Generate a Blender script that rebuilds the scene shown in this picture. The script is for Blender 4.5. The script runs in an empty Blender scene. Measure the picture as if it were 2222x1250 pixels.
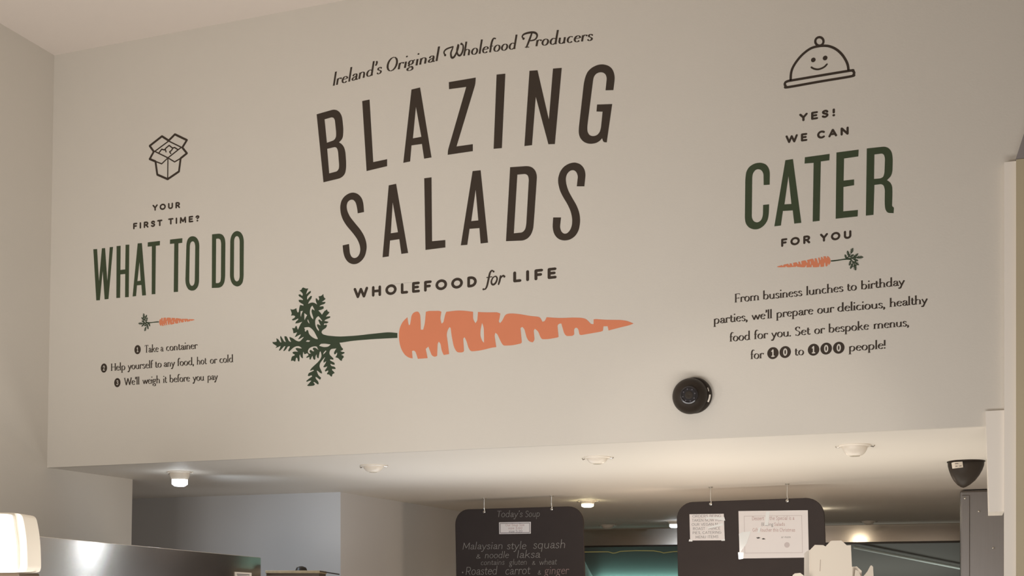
import bpy, bmesh, math, random
from math import sin, cos, pi, radians
from mathutils import Vector, Matrix
from mathutils.geometry import delaunay_2d_cdt

random.seed(4)
sc = bpy.context.scene
COL = sc.collection
# ------------------------------------------------------------------ camera, world, lights, exposure
FL, HOR, CXP = 2635.0, 1286.0, 1111.0            # focal length and horizon row of a 2222x1250 frame
TH = math.atan2(973.0, FL)                        # the camera looks left of the wall's normal
D, EYE = 4.07, 1.60                               # distance from the lettered wall (plane y = 0), eye height
CAM = Vector((0.0, -D, EYE))
cd = bpy.data.cameras.new('camera'); co = bpy.data.objects.new('camera', cd); COL.objects.link(co)
co.location = CAM; co.rotation_euler = (pi/2, 0, TH)
cd.sensor_width = 36.0; cd.lens = FL/2222*36.0; cd.shift_y = (HOR-625.0)/2222.0
cd.clip_start = 0.05
sc.camera = co

w = bpy.data.worlds.new('world'); sc.world = w; w.use_nodes = True
bg = w.node_tree.nodes['Background']
bg.inputs[0].default_value = (1.0, 0.93, 0.86, 1); bg.inputs[1].default_value = 0.21

sc.view_settings.view_transform = 'Standard'; sc.view_settings.look = 'None'
sc.view_settings.exposure = 0.0; sc.view_settings.gamma = 1.0; sc.view_settings.use_curve_mapping = False

def lamp(name, kind, loc, power, color, size=0.3, target=None, spot=60, blend=0.6, sy=None):
    l = bpy.data.lights.new(name, kind); o = bpy.data.objects.new(name, l); COL.objects.link(o)
    o.location = loc; l.energy = power; l.color = color
    if kind == 'AREA':
        l.size = size
        if sy: l.shape = 'RECTANGLE'; l.size_y = sy
    elif kind == 'SPOT':
        l.shadow_soft_size = size; l.spot_size = radians(spot); l.spot_blend = blend
    else:
        l.shadow_soft_size = size
    if target is not None:
        d = Vector(target)-Vector(loc); o.rotation_euler = d.to_track_quat('-Z', 'Y').to_euler()
    return o
# unseen lamps: counter, kitchen, table lamp and hood lights; fills and aimed spots added
lamp('counter_light', 'AREA', (-0.8, -1.45, 1.22), 17.5, (1.0, 0.97, 0.95), 2.6, (-0.9, -0.35, 3.2), sy=0.4)
lamp('side_fill_light', 'AREA', (-2.2, -2.8, 1.25), 39, (1.0, 0.985, 0.97), 1.2, (-2.7, -0.9, 3.6), sy=0.5)  # added unseen area light, brightens the left wall and ceiling
lamp('soffit_fill_light', 'AREA', (-0.75, 0.75, 1.0), 13, (1.0, 0.95, 0.85), 2.0, (-0.75, 0.65, 2.1), sy=0.4)  # added unseen up-light, brightens the front of the kitchen ceiling
lamp('soffit_side_fill', 'AREA', (-2.2, 0.85, 1.2), 4.0, (0.86, 0.92, 1.0), 0.7, (-2.2, 0.5, 2.1), sy=0.3)  # added cool fill for the kitchen ceiling's left end
lamp('kitchen_light', 'POINT', (-1.2, 1.9, 1.35), 15, (1.0, 0.80, 0.63), 0.15)
lamp('box_fill_light', 'SPOT', (0.0, -2.85, 1.45), 34, (1.0, 0.93, 0.84), 0.08, (-0.25, -1.75, 1.64), 24, 0.5)  # added spot that only brightens the paper boxes
lamp('lamp_glow', 'POINT', (-2.55, -1.70, 1.85), 13, (1.0, 0.97, 0.92), 0.05)
lamp('streak_spot', 'SPOT', (-1.9, 1.75, 1.95), 3.2, (0.85, 0.93, 1.0), 0.03, (-2.39, -1.16, 1.70), 30, 0.5)  # added unseen spot, aimed to put a streak on the steel cabinet
lamp('hood_fill_light', 'AREA', (-0.7, 5.80, 1.45), 3.0, (0.93, 1.0, 0.93), 1.6, (-0.7, 6.2, 1.85), sy=0.1)  # added dim fill for the inside of the hood
lamp('hood_light', 'AREA', (-2.55, 6.22, 1.60), 3.2, (0.45, 1.0, 0.88), 0.9, (-2.55, 6.26, 1.70), sy=0.04)

# ------------------------------------------------------------------ pixel rays -> points of the place
FW = Vector((-sin(TH), cos(TH), 0)); RT = Vector((cos(TH), sin(TH), 0)); UP = Vector((0, 0, 1))
def ray(u, v): return FW + RT*((u-CXP)/FL) + UP*((HOR-v)/FL)
def P(u, v, d): return CAM + ray(u, v)*d          # at distance d along the optical axis
class Frame:                                      # a plane in the room with its own 2-D metres
    def __init__(s, O, U, V=UP):
        s.O, s.U, s.V = Vector(O), Vector(U).normalized(), Vector(V).normalized()
        s.N = s.U.cross(s.V).normalized()
        if s.N.dot(CAM-s.O) < 0: s.N = -s.N
    def hit(s, u, v):
        r = ray(u, v); return CAM + r*((s.O-CAM).dot(s.N)/r.dot(s.N))
    def px(s, u, v):
        q = s.hit(u, v)-s.O; return (q.dot(s.U), q.dot(s.V))
    def at(s, x, y, n=0.0): return s.O + s.U*x + s.V*y + s.N*n
    def mpp(s, u, v): return abs(s.px(u, v-1)[1]-s.px(u, v)[1])
WALL = Frame((0, 0, 0), (1, 0, 0))
SOFZ = EYE+0.52
def SOF(u, v):
    r = ray(u, v); return CAM + r*((SOFZ-EYE)/r.z)

# ------------------------------------------------------------------ materials
MATS = {}
def mat(name, rgb, rough=0.6, metal=0.0, spec=0.5, emit=None, es=0.0, noise=0.0, nscale=8.0, bump=0.0, bscale=60.0, coat=0.0, aniso=0.0, stretch=None):
    if name in MATS: return MATS[name]
    m = bpy.data.materials.new(name); m.use_nodes = True; nt = m.node_tree; b = nt.nodes['Principled BSDF']
    b.inputs['Base Color'].default_value = (*rgb, 1); b.inputs['Roughness'].default_value = rough
    b.inputs['Metallic'].default_value = metal; b.inputs['Specular IOR Level'].default_value = spec
    b.inputs['Coat Weight'].default_value = coat; b.inputs['Anisotropic'].default_value = aniso
    if emit: b.inputs['Emission Color'].default_value = (*emit, 1); b.inputs['Emission Strength'].default_value = es
    if noise or bump:
        tc = nt.nodes.new('ShaderNodeTexCoord'); mp = nt.nodes.new('ShaderNodeMapping')
        nt.links.new(tc.outputs['Object'], mp.inputs['Vector'])
        if stretch: mp.inputs['Scale'].default_value = stretch
    if noise:
        n = nt.nodes.new('ShaderNodeTexNoise'); n.inputs['Scale'].default_value = nscale; n.inputs['Detail'].default_value = 5
        nt.links.new(mp.outputs[0], n.inputs['Vector'])
        mx = nt.nodes.new('ShaderNodeMix'); mx.data_type = 'RGBA'
        mx.inputs[6].default_value = (*[c*(1-noise) for c in rgb], 1); mx.inputs[7].default_value = (*[min(1, c*(1+noise)) for c in rgb], 1)
        nt.links.new(n.outputs['Fac'], mx.inputs[0]); nt.links.new(mx.outputs[2], b.inputs['Base Color'])
    if bump:
        n2 = nt.nodes.new('ShaderNodeTexNoise'); n2.inputs['Scale'].default_value = bscale; n2.inputs['Detail'].default_value = 4
        nt.links.new(mp.outputs[0], n2.inputs['Vector'])
        bp = nt.nodes.new('ShaderNodeBump'); bp.inputs['Strength'].default_value = bump; bp.inputs['Distance'].default_value = 0.01
        nt.links.new(n2.outputs['Fac'], bp.inputs['Height']); nt.links.new(bp.outputs[0], b.inputs['Normal'])
    MATS[name] = m; return m
def brushed(m):
    nt = m.node_tree; tg = nt.nodes.new('ShaderNodeTangent'); tg.direction_type = 'RADIAL'; tg.axis = 'Z'
    nt.links.new(tg.outputs[0], nt.nodes['Principled BSDF'].inputs['Tangent']); nt.nodes['Principled BSDF'].inputs['Anisotropic Rotation'].default_value = 0.25
M_WALL = mat('wall_paint', (0.66, 0.61, 0.535), 0.7, noise=0.02, nscale=3, bump=0.05, bscale=140)
M_CEIL = mat('ceiling_paint', (0.74, 0.655, 0.58), 0.75, noise=0.02, nscale=2, bump=0.04, bscale=120)
M_SOFF = mat('kitchen_ceiling_paint', (0.78, 0.72, 0.64), 0.65, noise=0.02, nscale=2)
M_PIER = mat('pier_paint', (0.58, 0.56, 0.545), 0.7, noise=0.02, nscale=2)
M_FLOOR = mat('floor_tile', (0.20, 0.17, 0.14), 0.45, noise=0.1, nscale=6)
M_BLACK = mat('black_vinyl', (0.046, 0.032, 0.022), 0.55, spec=0.3)
M_GREEN = mat('green_vinyl', (0.046, 0.064, 0.030), 0.5, spec=0.35, noise=0.12, nscale=20)
M_DKGRN = mat('dark_green_vinyl', (0.038, 0.056, 0.030), 0.55, spec=0.3)
M_ORANGE = mat('orange_vinyl', (0.70, 0.232, 0.118), 0.6, spec=0.3, noise=0.04, nscale=12)
M_BOARD = mat('chalkboard_slate', (0.042, 0.031, 0.028), 0.6, spec=0.25, noise=0.12, nscale=9)
M_CHALK = mat('chalk', (0.33, 0.31, 0.29), 0.95, spec=0.1, noise=0.3, nscale=160)
M_PINKCH = mat('pink_chalk', (0.36, 0.25, 0.24), 0.95, spec=0.1, noise=0.3, nscale=160)
M_PAPER = mat('white_paper', (0.80, 0.74, 0.72), 0.35, spec=0.5, noise=0.02, nscale=6)
M_INK = mat('grey_print', (0.16, 0.14, 0.14), 0.6)
M_REDINK = mat('red_print', (0.42, 0.22, 0.20), 0.6)
M_FAINT = mat('faint_border_print', (0.60, 0.52, 0.51), 0.6)
M_TAPE = mat('clear_tape', (0.90, 0.90, 0.89), 0.08, spec=0.8, coat=0.6)
M_STEEL = mat('brushed_steel', (0.29, 0.27, 0.26), 0.34, metal=1.0, aniso=0.4, noise=0.06, nscale=5, bump=0.02, bscale=5, stretch=(30, 30, 0.6))
M_CAB = mat('cabinet_steel', (0.74, 0.69, 0.64), 0.20, metal=1.0, aniso=0.97, noise=0.05, nscale=4)
brushed(M_CAB)
M_HOOD = mat('polished_hood_steel', (0.62, 0.54, 0.46), 0.13, metal=1.0, noise=0.05, nscale=2)
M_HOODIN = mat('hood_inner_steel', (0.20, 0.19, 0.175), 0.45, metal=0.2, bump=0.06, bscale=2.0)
M_DARKMET = mat('dark_metal', (0.07, 0.058, 0.048), 0.4, metal=0.3)
M_WHITEPL = mat('white_plastic', (0.78, 0.70, 0.60), 0.4, spec=0.5)
M_CHROME = mat('hook_metal', (0.62, 0.58, 0.52), 0.25, metal=1.0)
M_BLKPL = mat('black_plastic', (0.034, 0.025, 0.018), 0.45, spec=0.25)
M_LED = mat('dim_led_glass', (0.10, 0.09, 0.10), 0.25)
M_BLKGL = mat('black_gloss', (0.03, 0.026, 0.026), 0.12, spec=0.6)
M_TRIM = mat('cream_trim_paint', (0.86, 0.79, 0.70), 0.5, noise=0.02, nscale=3)
M_TAN = mat('tan_trim_paint', (0.50, 0.42, 0.28), 0.6, noise=0.08, nscale=4)
M_GREY = mat('grey_trim_paint', (0.26, 0.23, 0.22), 0.6)
M_CARD = mat('cream_card', (0.84, 0.76, 0.66), 0.6, noise=0.02, nscale=10)
M_COOL = mat('cool_lamp_glass', (1, 1, 1), 0.3, emit=(0.88, 0.94, 1.0), es=14)
M_WARMG = mat('warm_lamp_glass', (1, 1, 1), 0.3, emit=(1.0, 0.88, 0.52), es=25)
M_BRIGHT = mat('bright_lamp_glass', (1, 1, 1), 0.3, emit=(1.0, 0.90, 0.70), es=60)
M_UNLIT = mat('unlit_lamp_glass', (0.70, 0.62, 0.50), 0.2, spec=0.6)
M_SHADE = mat('glowing_shade', (0.85, 0.80, 0.70), 0.5, emit=(1.0, 0.95, 0.82), es=0.25)
M_SHADE2 = mat('shade_rim', (0.80, 0.72, 0.60), 0.5, emit=(1.0, 0.86, 0.66), es=0.25)
M_TEAL = mat('teal_tube', (0.6, 0.9, 0.85), 0.4, emit=(0.30, 0.75, 0.66), es=1.0)
M_STREAK = mat('pale_streak', (0.75, 0.82, 0.78), 0.35)
M_YEL = mat('yellow_glint', (0.90, 0.82, 0.28), 0.35, spec=0.6)
M_KRAFT = mat('kraft_board', (0.42, 0.32, 0.19), 0.8, noise=0.25, nscale=60)
M_BROWN = mat('brown_wood', (0.10, 0.065, 0.04), 0.5, noise=0.2, nscale=9)

# ------------------------------------------------------------------ object helpers
def link(o, parent=None):
    COL.objects.link(o)
    if parent is not None: o.parent = parent
    return o
def tag(o, label=None, cat=None, group=None, kind=None):
    if label: o['label'] = label
    if cat: o['category'] = cat
    if group: o['group'] = group
    if kind: o['kind'] = kind
    return o
def thing(name, loc, label, cat, group=None):
    o = bpy.data.objects.new(name, None); o.empty_display_size = 0.05; link(o); o.location = loc
    bpy.context.view_layer.update()
    return tag(o, label, cat, group)
def mesh(name, verts, faces, m, parent=None, smooth=False):
    off = Vector((0, 0, 0)) if parent is None else world_loc(parent)
    me = bpy.data.meshes.new(name); me.from_pydata([tuple(Vector(v)-off) for v in verts], [], faces)
    me.materials.append(m); me.validate(); me.update()
    if smooth:
        for p in me.polygons: p.use_smooth = True
    return link(bpy.data.objects.new(name, me), parent)
def world_loc(o):
    l = Vector(o.location)
    while o.parent is not None: o = o.parent; l = l+Vector(o.location)
    return l
def rebase(o, loc):                                # put a mesh object's origin at loc
    l = Vector(loc)
    o.data.transform(Matrix.Translation(-l)); o.location = l
    return o
class MB:
    def __init__(s): s.v, s.f = [], []
    def add(s, vs, fs):
        n = len(s.v); s.v += [Vector(x) for x in vs]; s.f += [tuple(i+n for i in f) for f in fs]
    def box(s, a, b):
        x0, y0, z0 = a; x1, y1, z1 = b
        s.add([(x0,y0,z0),(x1,y0,z0),(x1,y1,z0),(x0,y1,z0),(x0,y0,z1),(x1,y0,z1),(x1,y1,z1),(x0,y1,z1)],
              [(3,2,1,0),(4,5,6,7),(0,1,5,4),(1,2,6,5),(2,3,7,6),(3,0,4,7)]); return s
    def hexa(s, lo, hi):                           # two matching quads
        s.add(list(lo)+list(hi), [(3,2,1,0),(4,5,6,7),(0,1,5,4),(1,2,6,5),(2,3,7,6),(3,0,4,7)]); return s
    def lathe(s, c, axis, prof, n=32):             # prof: (radius, distance along axis)
        c = Vector(c); ax = Vector(axis).normalized()
        a = ax.orthogonal().normalized(); b = ax.cross(a)
        base = len(s.v); k = len(prof)
        for i in range(n):
            t = 2*pi*i/n; d = a*cos(t)+b*sin(t)
            for r, h in prof: s.v.append(c+d*r+ax*h)
        for i in range(n):
            j = (i+1) % n
            for q in range(k-1): s.f.append((base+i*k+q, base+j*k+q, base+j*k+q+1, base+i*k+q+1))
        for q, flip in ((0, 1), (k-1, 0)):
            if prof[q][0] > 1e-5:
                ids = [base+i*k+q for i in range(n)]
                s.f.append(tuple(ids[::-1] if flip else ids))
        return s
    def tube(s, pts, r, n=8):
        pts = [Vector(p) for p in pts]; base = len(s.v)
        for i, p in enumerate(pts):
            t = (pts[min(i+1, len(pts)-1)]-pts[max(i-1, 0)]).normalized()
            a = t.cross(Vector((0.13, 0.31, 0.94))).normalized(); b = t.cross(a)
            for q in range(n): s.v.append(p+a*(r*cos(2*pi*q/n))+b*(r*sin(2*pi*q/n)))
        for i in range(len(pts)-1):
            for q in range(n):
                q2 = (q+1) % n; s.f.append((base+i*n+q, base+i*n+q2, base+(i+1)*n+q2, base+(i+1)*n+q))
        s.f.append(tuple(range(base, base+n))[::-1]); s.f.append(tuple(range(base+(len(pts)-1)*n, base+len(pts)*n)))
        return s
    def plate(s, fr, poly, t, n0=0.0):             # solid slab from an outline in a frame, front at n0+t
        k = len(poly); base = len(s.v)
        for h in (n0, n0+t):
            for x, y in poly: s.v.append(fr.at(x, y, h))
        s.f.append(tuple(range(base, base+k))[::-1]); s.f.append(tuple(range(base+k, base+2*k)))
        for i in range(k):
            j = (i+1) % k; s.f.append((base+i, base+j, base+k+j, base+k+i))
        return s
    def build(s, name, m, parent=None, smooth=False, bevel=0.0):
        o = mesh(name, s.v, s.f, m, parent, smooth)
        bm = bmesh.new(); bm.from_mesh(o.data); bmesh.ops.recalc_face_normals(bm, faces=bm.faces); bm.to_mesh(o.data); bm.free()
        if smooth:
            try: o.data.set_sharp_from_angle(angle=radians(40))
            except Exception: pass
        if bevel:
            b = o.modifiers.new('bevel', 'BEVEL'); b.width = bevel; b.segments = 2; b.limit_method = 'ANGLE'
        return o

# ------------------------------------------------------------------ flat artwork: strokes and traced outlines cut as thin film
def smooth(pts, n=5, closed=False):
    k = len(pts)
    if k < 3: return list(pts)
    out = []
    rng = range(k) if closed else range(k-1)
    for i in rng:
        p = [pts[(i+j) % k] if closed else pts[min(max(i+j, 0), k-1)] for j in (-1, 0, 1, 2)]
        for q in range(n):
            t = q/n
            out.append(tuple(0.5*((2*p[1][c])+(-p[0][c]+p[2][c])*t+(2*p[0][c]-5*p[1][c]+4*p[2][c]-p[3][c])*t*t+(-p[0][c]+3*p[1][c]-3*p[2][c]+p[3][c])*t**3) for c in range(len(p[0]))))
    if not closed: out.append(pts[-1])
    return out
def rounded_off(poly, lim=62, n=3):
    """soften the shallow vertices of a traced outline, keep its sharp corners"""
    k = len(poly); out = []
    for i in range(k):
        a, b, c = poly[i-1], poly[i], poly[(i+1) % k]
        u = (b[0]-a[0], b[1]-a[1]); v = (c[0]-b[0], c[1]-b[1]); lu = math.hypot(*u); lv = math.hypot(*v)
        if lu < 1e-9 or lv < 1e-9: continue
        turn = math.degrees(math.acos(max(-1, min(1, (u[0]*v[0]+u[1]*v[1])/(lu*lv)))))
        if turn > lim or turn < 1.5: out.append(b); continue
        d = 0.46*min(lu, lv)
        p = (b[0]-u[0]/lu*d, b[1]-u[1]/lu*d); q = (b[0]+v[0]/lv*d, b[1]+v[1]/lv*d)
        for j in range(n+1):
            t = j/n; out.append(((1-t)**2*p[0]+2*t*(1-t)*b[0]+t*t*q[0], (1-t)**2*p[1]+2*t*(1-t)*b[1]+t*t*q[1]))
    return out
def disc(c, r, n=10, ry=None):
    ry = r if ry is None else ry
    return [(c[0]+r*cos(2*pi*i/n), c[1]+ry*sin(2*pi*i/n)) for i in range(n)]
def ribbon(pts, wd, cap=True, nj=8):
    """polygons covering a stroke; wd: width, or list of widths"""
    k = len(pts); ws = wd if isinstance(wd, (list, tuple)) else [wd]*k
    out = []
    for i in range(k-1):
        (x0, y0), (x1, y1) = pts[i][:2], pts[i+1][:2]
        dx, dy = x1-x0, y1-y0; L = math.hypot(dx, dy)
        if L < 1e-9: continue
        nx, ny = -dy/L, dx/L; a, b = ws[i]/2, ws[i+1]/2
        out.append([(x0-nx*a, y0-ny*a), (x1-nx*b, y1-ny*b), (x1+nx*b, y1+ny*b), (x0+nx*a, y0+ny*a)])
    for i in range(k):
        if (0 < i < k-1) or cap: out.append(disc(pts[i], ws[i]/2, nj))
    return out
def inside(poly, x, y):
    c = False; j = len(poly)-1
    for i in range(len(poly)):
        xi, yi = poly[i]; xj, yj = poly[j]
        if (yi > y) != (yj > y) and x < (xj-xi)*(y-yi)/(yj-yi)+xi: c = not c
        j = i
    return c
def film(fr, solids, holes, t, acc, n0=0.0):
    """union of solids minus holes, as a film t thick on frame fr, added to acc"""
    vs, es = [], []
    for poly in list(solids)+list(holes):
        b = len(vs); k = len(poly)
        vs += [Vector(p[:2]) for p in poly]; es += [(b+i, b+(i+1) % k) for i in range(k)]
    S = 1.0/max(1e-9, max(max(abs(v.x-vs[0].x), abs(v.y-vs[0].y)) for v in vs))
    o = vs[0].copy()
    res = delaunay_2d_cdt([(v-o)*S for v in vs], es, [], 0, 1e-6)
    pv = [v/S+o for v in res[0]]
    bb = [(min(p[0] for p in q), max(p[0] for p in q), min(p[1] for p in q), max(p[1] for p in q), q) for q in solids]
    keep = []
    for f in res[2]:
        cx = sum(pv[i].x for i in f)/len(f); cy = sum(pv[i].y for i in f)/len(f)
        if any(a <= cx <= b and c <= cy <= d and inside(q, cx, cy) for a, b, c, d, q in bb) and not any(inside(h, cx, cy) for h in holes):
            keep.append(list(f))
    if not keep: return
    used = {}; base = len(acc.v)
    for f in keep:
        for i in f:
            if i not in used: used[i] = len(used)
    ids = list(used); k = len(ids)
    for i in ids: acc.v.append(fr.at(pv[i].x, pv[i].y, n0+t))
    for i in ids: acc.v.append(fr.at(pv[i].x, pv[i].y, n0))
    cnt = {}
    for f in keep:
        a = [used[i] for i in f]
        acc.f.append(tuple(base+i for i in a))
        for q in range(len(a)):
            e = (a[q], a[(q+1) % len(a)])
            cnt[frozenset(e)] = None if frozenset(e) in cnt else e
    for e in cnt.values():
        if e: acc.f.append((base+e[1], base+e[0], base+k+e[0], base+k+e[1]))

def E(cx, cy, rx, ry, a0, a1, n=None):
    n = n or max(4, int(abs(a1-a0)/22))
    return [(cx+rx*cos(radians(a0+(a1-a0)*i/n)), cy+ry*sin(radians(a0+(a1-a0)*i/n))) for i in range(n+1)]
# ---- skeleton alphabet: x-height 100, capitals 150, ascenders 168; (advance, strokes, dots, feet, flags)
def S_(*p): return smooth(list(p), 4)
G = {}
def g(ch, adv, strokes, dots=(), feet=(), flags=()): G[ch] = (adv, strokes, dots, feet, flags)
bowl_r = lambda x: [(x, 78)]+E(x+36, 50, 36, 49, 125, -125)+[(x, 20)]
bowl_l = lambda x: [(x, 78)]+E(x-36, 50, 36, 49, 55, 305)+[(x, 20)]
arch = lambda x, wd: [(x, 66)]+E(x+wd/2, 64, wd/2, 34, 165, 0)+[(x+wd, 0)]
g('a', 96, [S_((22,76),(34,94),(52,99),(68,91),(74,70),(74,40),(74,14),(84,3),(94,8)), S_((74,60),(46,52),(24,40),(19,20),(32,4),(54,6),(74,24))])
g('b', 112, [[(22,4),(22,168)], bowl_r(22)], flags=[(22,168)])
g('c', 90, [E(52,50,36,49,48,318)])
g('d', 112, [[(88,0),(88,168)], bowl_l(88)], feet=[(92,0)], flags=[(88,168)])
g('e', 94, [[(18,58),(82,60)], E(52,50,36,49,12,322)])
g('f', 62, [S_((26,60),(26,124),(36,154),(54,166),(74,156)), [(26,0),(26,62)], [(6,96),(58,96)]], feet=[(26,0)])
g('g', 100, [E(44,66,28,32,0,360), E(46,-34,36,25,0,360), S_((30,40),(20,24),(36,8),(62,2),(80,-16)), [(66,88),(94,98)]])
g('h', 112, [[(22,0),(22,168)], arch(22,66)], feet=[(22,0),(88,0)], flags=[(22,168)])
g('i', 46, [[(23,0),(23,98)]], dots=[(23,142)], feet=[(23,0)], flags=[(23,98)])
g('k', 106, [[(22,0),(22,168)], [(84,98),(24,44)], [(44,60),(94,0)]], feet=[(22,0),(92,0)], flags=[(22,168)])
g('l', 46, [[(23,0),(23,168)]], feet=[(23,0)], flags=[(23,168)])
g('m', 174, [[(22,0),(22,98)], arch(22,64), [(86,66)]+E(118,64,32,34,165,0)+[(150,0)]], feet=[(22,0),(86,0),(150,0)], flags=[(22,98)])
g('n', 110, [[(22,0),(22,98)], arch(22,64)], feet=[(22,0),(86,0)], flags=[(22,98)])
g('o', 104, [E(52,50,38,50,0,360)])
g('p', 112, [[(22,-62),(22,98)], bowl_r(22)], feet=[(22,-62)], flags=[(22,98)])
g('q', 112, [[(88,-62),(88,98)], bowl_l(88)], feet=[(88,-62)])
g('r', 78, [[(22,0),(22,98)], [(22,64)]+E(52,66,30,32,170,48)], dots=[(70,88)], feet=[(22,0)], flags=[(22,98)])
g('s', 80, [S_((66,80),(52,97),(36,99),(20,86),(24,66),(44,52),(62,38),(66,18),(50,2),(30,2),(14,20))])
g('t', 66, [S_((28,132),(28,70),(28,26),(36,6),(48,3),(62,12)), [(8,97),(58,97)]])
g('u', 110, [[(20,98),(20,40)]+E(52,38,32,38,180,330), [(86,98),(86,0)]], feet=[(90,0)], flags=[(20,98),(86,98)])
g('v', 98, [[(8,98),(48,2)], [(48,2),(88,98)]])
g('w', 146, [[(8,98),(42,2)], [(42,2),(72,94)], [(72,94),(104,2)], [(104,2),(138,98)]], flags=[(10,98)])
g('x', 96, [[(10,98),(86,0)], [(84,98),(10,0)]])
g('y', 98, [[(10,98),(50,4)], S_((90,98),(50,4),(36,-36),(22,-56),(8,-52))], dots=[(10,-50)])
g('z', 88, [[(10,96),(78,96),(10,2),(80,2)]])
g('A', 128, [[(10,0),(64,150),(118,0)], [(32,46),(96,46)]])
g('B', 112, [[(18,0),(18,150)], [(18,150),(56,150)]+E(60,114,34,36,80,-80)+[(56,78),(18,78)], [(56,78)]+E(62,39,40,39,80,-80)+[(18,0)]])
g('C', 126, [E(70,75,56,75,48,312)])
g('D', 124, [[(18,0),(18,150),(50,150)]+E(50,75,60,75,88,-88)+[(18,0)]])
g('E', 104, [[(90,150),(18,150),(18,0),(92,0)], [(18,77),(80,77)]])
g('F', 98, [[(88,150),(18,150),(18,0)], [(18,74),(76,74)]], feet=[(18,0)], flags=[])
g('G', 134, [E(70,75,56,75,48,340)+[(122,70),(80,70)]])
g('H', 134, [[(20,0),(20,150)], [(114,0),(114,150)], [(20,77),(114,77)]], feet=[(20,0),(114,0),(20,150),(114,150)])
g('I', 42, [[(21,0),(21,150)]], feet=[(21,0),(21,150)])
g('K', 116, [[(18,0),(18,150)], [(104,150),(20,62)], [(46,88),(108,0)]])
g('L', 94, [[(18,150),(18,0),(84,0)]])
g('M', 152, [[(16,0),(22,150),(76,30),(130,150),(136,0)]])
g('N', 132, [[(18,0),(18,150),(114,0),(114,150)]])
g('O', 152, [E(76,75,62,75,0,360)])
g('P', 108, [[(18,0),(18,150),(56,150)]+E(58,110,38,40,85,-85)+[(18,70)]])
g('R', 116, [[(18,0),(18,150),(56,150)]+E(60,110,38,40,85,-85)+[(18,70)], [(56,68),(100,0)]])
g('S', 104, [S_((86,122),(70,147),(48,150),(26,138),(22,112),(38,90),(62,76),(82,58),(86,32),(68,6),(44,0),(18,20))])
g('T', 106, [[(6,150),(100,150)], [(53,150),(53,0)]], feet=[(53,0)])
g('U', 126, [[(18,150),(18,50)]+E(63,48,45,48,180,360)+[(108,150)]])
g('V', 124, [[(8,150),(62,0),(116,150)]])
g('W', 190, [[(8,150),(52,0)], [(52,0),(95,140)], [(95,140),(140,0)], [(140,0),(182,150)]], feet=[(12,150),(178,150)])
g('Y', 116, [[(8,150),(58,70),(108,150)], [(58,70),(58,0)]])
g('0', 110, [E(55,75,40,75,0,360)])
g('1', 80, [[(14,120),(44,150),(44,0)], [(14,0),(74,0)]])
g('2', 104, [S_((18,112),(30,142),(56,150),(80,134),(82,104),(60,66),(16,0))+[(92,0)]])
g('3', 104, [S_((18,128),(40,148),(66,146),(82,122),(74,92),(48,80)), S_((48,80),(78,70),(88,42),(74,10),(46,0),(16,18))])
g('5', 104, [[(84,150),(28,150),(22,84)]+E(48,48,42,48,120,-140)])
g('6', 104, [S_((80,140),(46,130),(20,84),(16,44)), E(52,44,38,44,0,360)])
g('.', 36, [], dots=[(18,7)])
g(',', 36, [S_((20,8),(22,-8),(12,-26))], dots=[(17,8)])
g("'", 34, [S_((20,156),(22,142),(12,126))], dots=[(17,156)])
g('!', 40, [[(20,150),(20,48)]], dots=[(20,8)])
g('?', 88, [S_((14,122),(30,146),(52,148),(72,130),(66,100),(44,78),(42,52))], dots=[(42,8)])
g('-', 60, [[(8,60),(52,60)]])
g('&', 110, [S_((96,30),(66,4),(34,0),(14,22),(26,52),(56,78),(64,104),(46,122),(28,104),(40,70),(98,0))])
g(' ', 55, [])
STYLES = {  # thick, thin, serif?, shear, tracking, ascender stretch, dot radius
    'roman':  (27, 8, True, 0.0, -3, 1.22, 14),
    'italic': (27, 8, False, 0.15, 4, 1.85, 13),
    'sans':   (37, 37, False, 0.0, 64, 1.0, 22),
    'chalk':  (8, 8, False, 0.12, -2, 1.0, 8),
    'print':  (14, 14, False, 0.0, 6, 1.0, 11),
}
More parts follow.
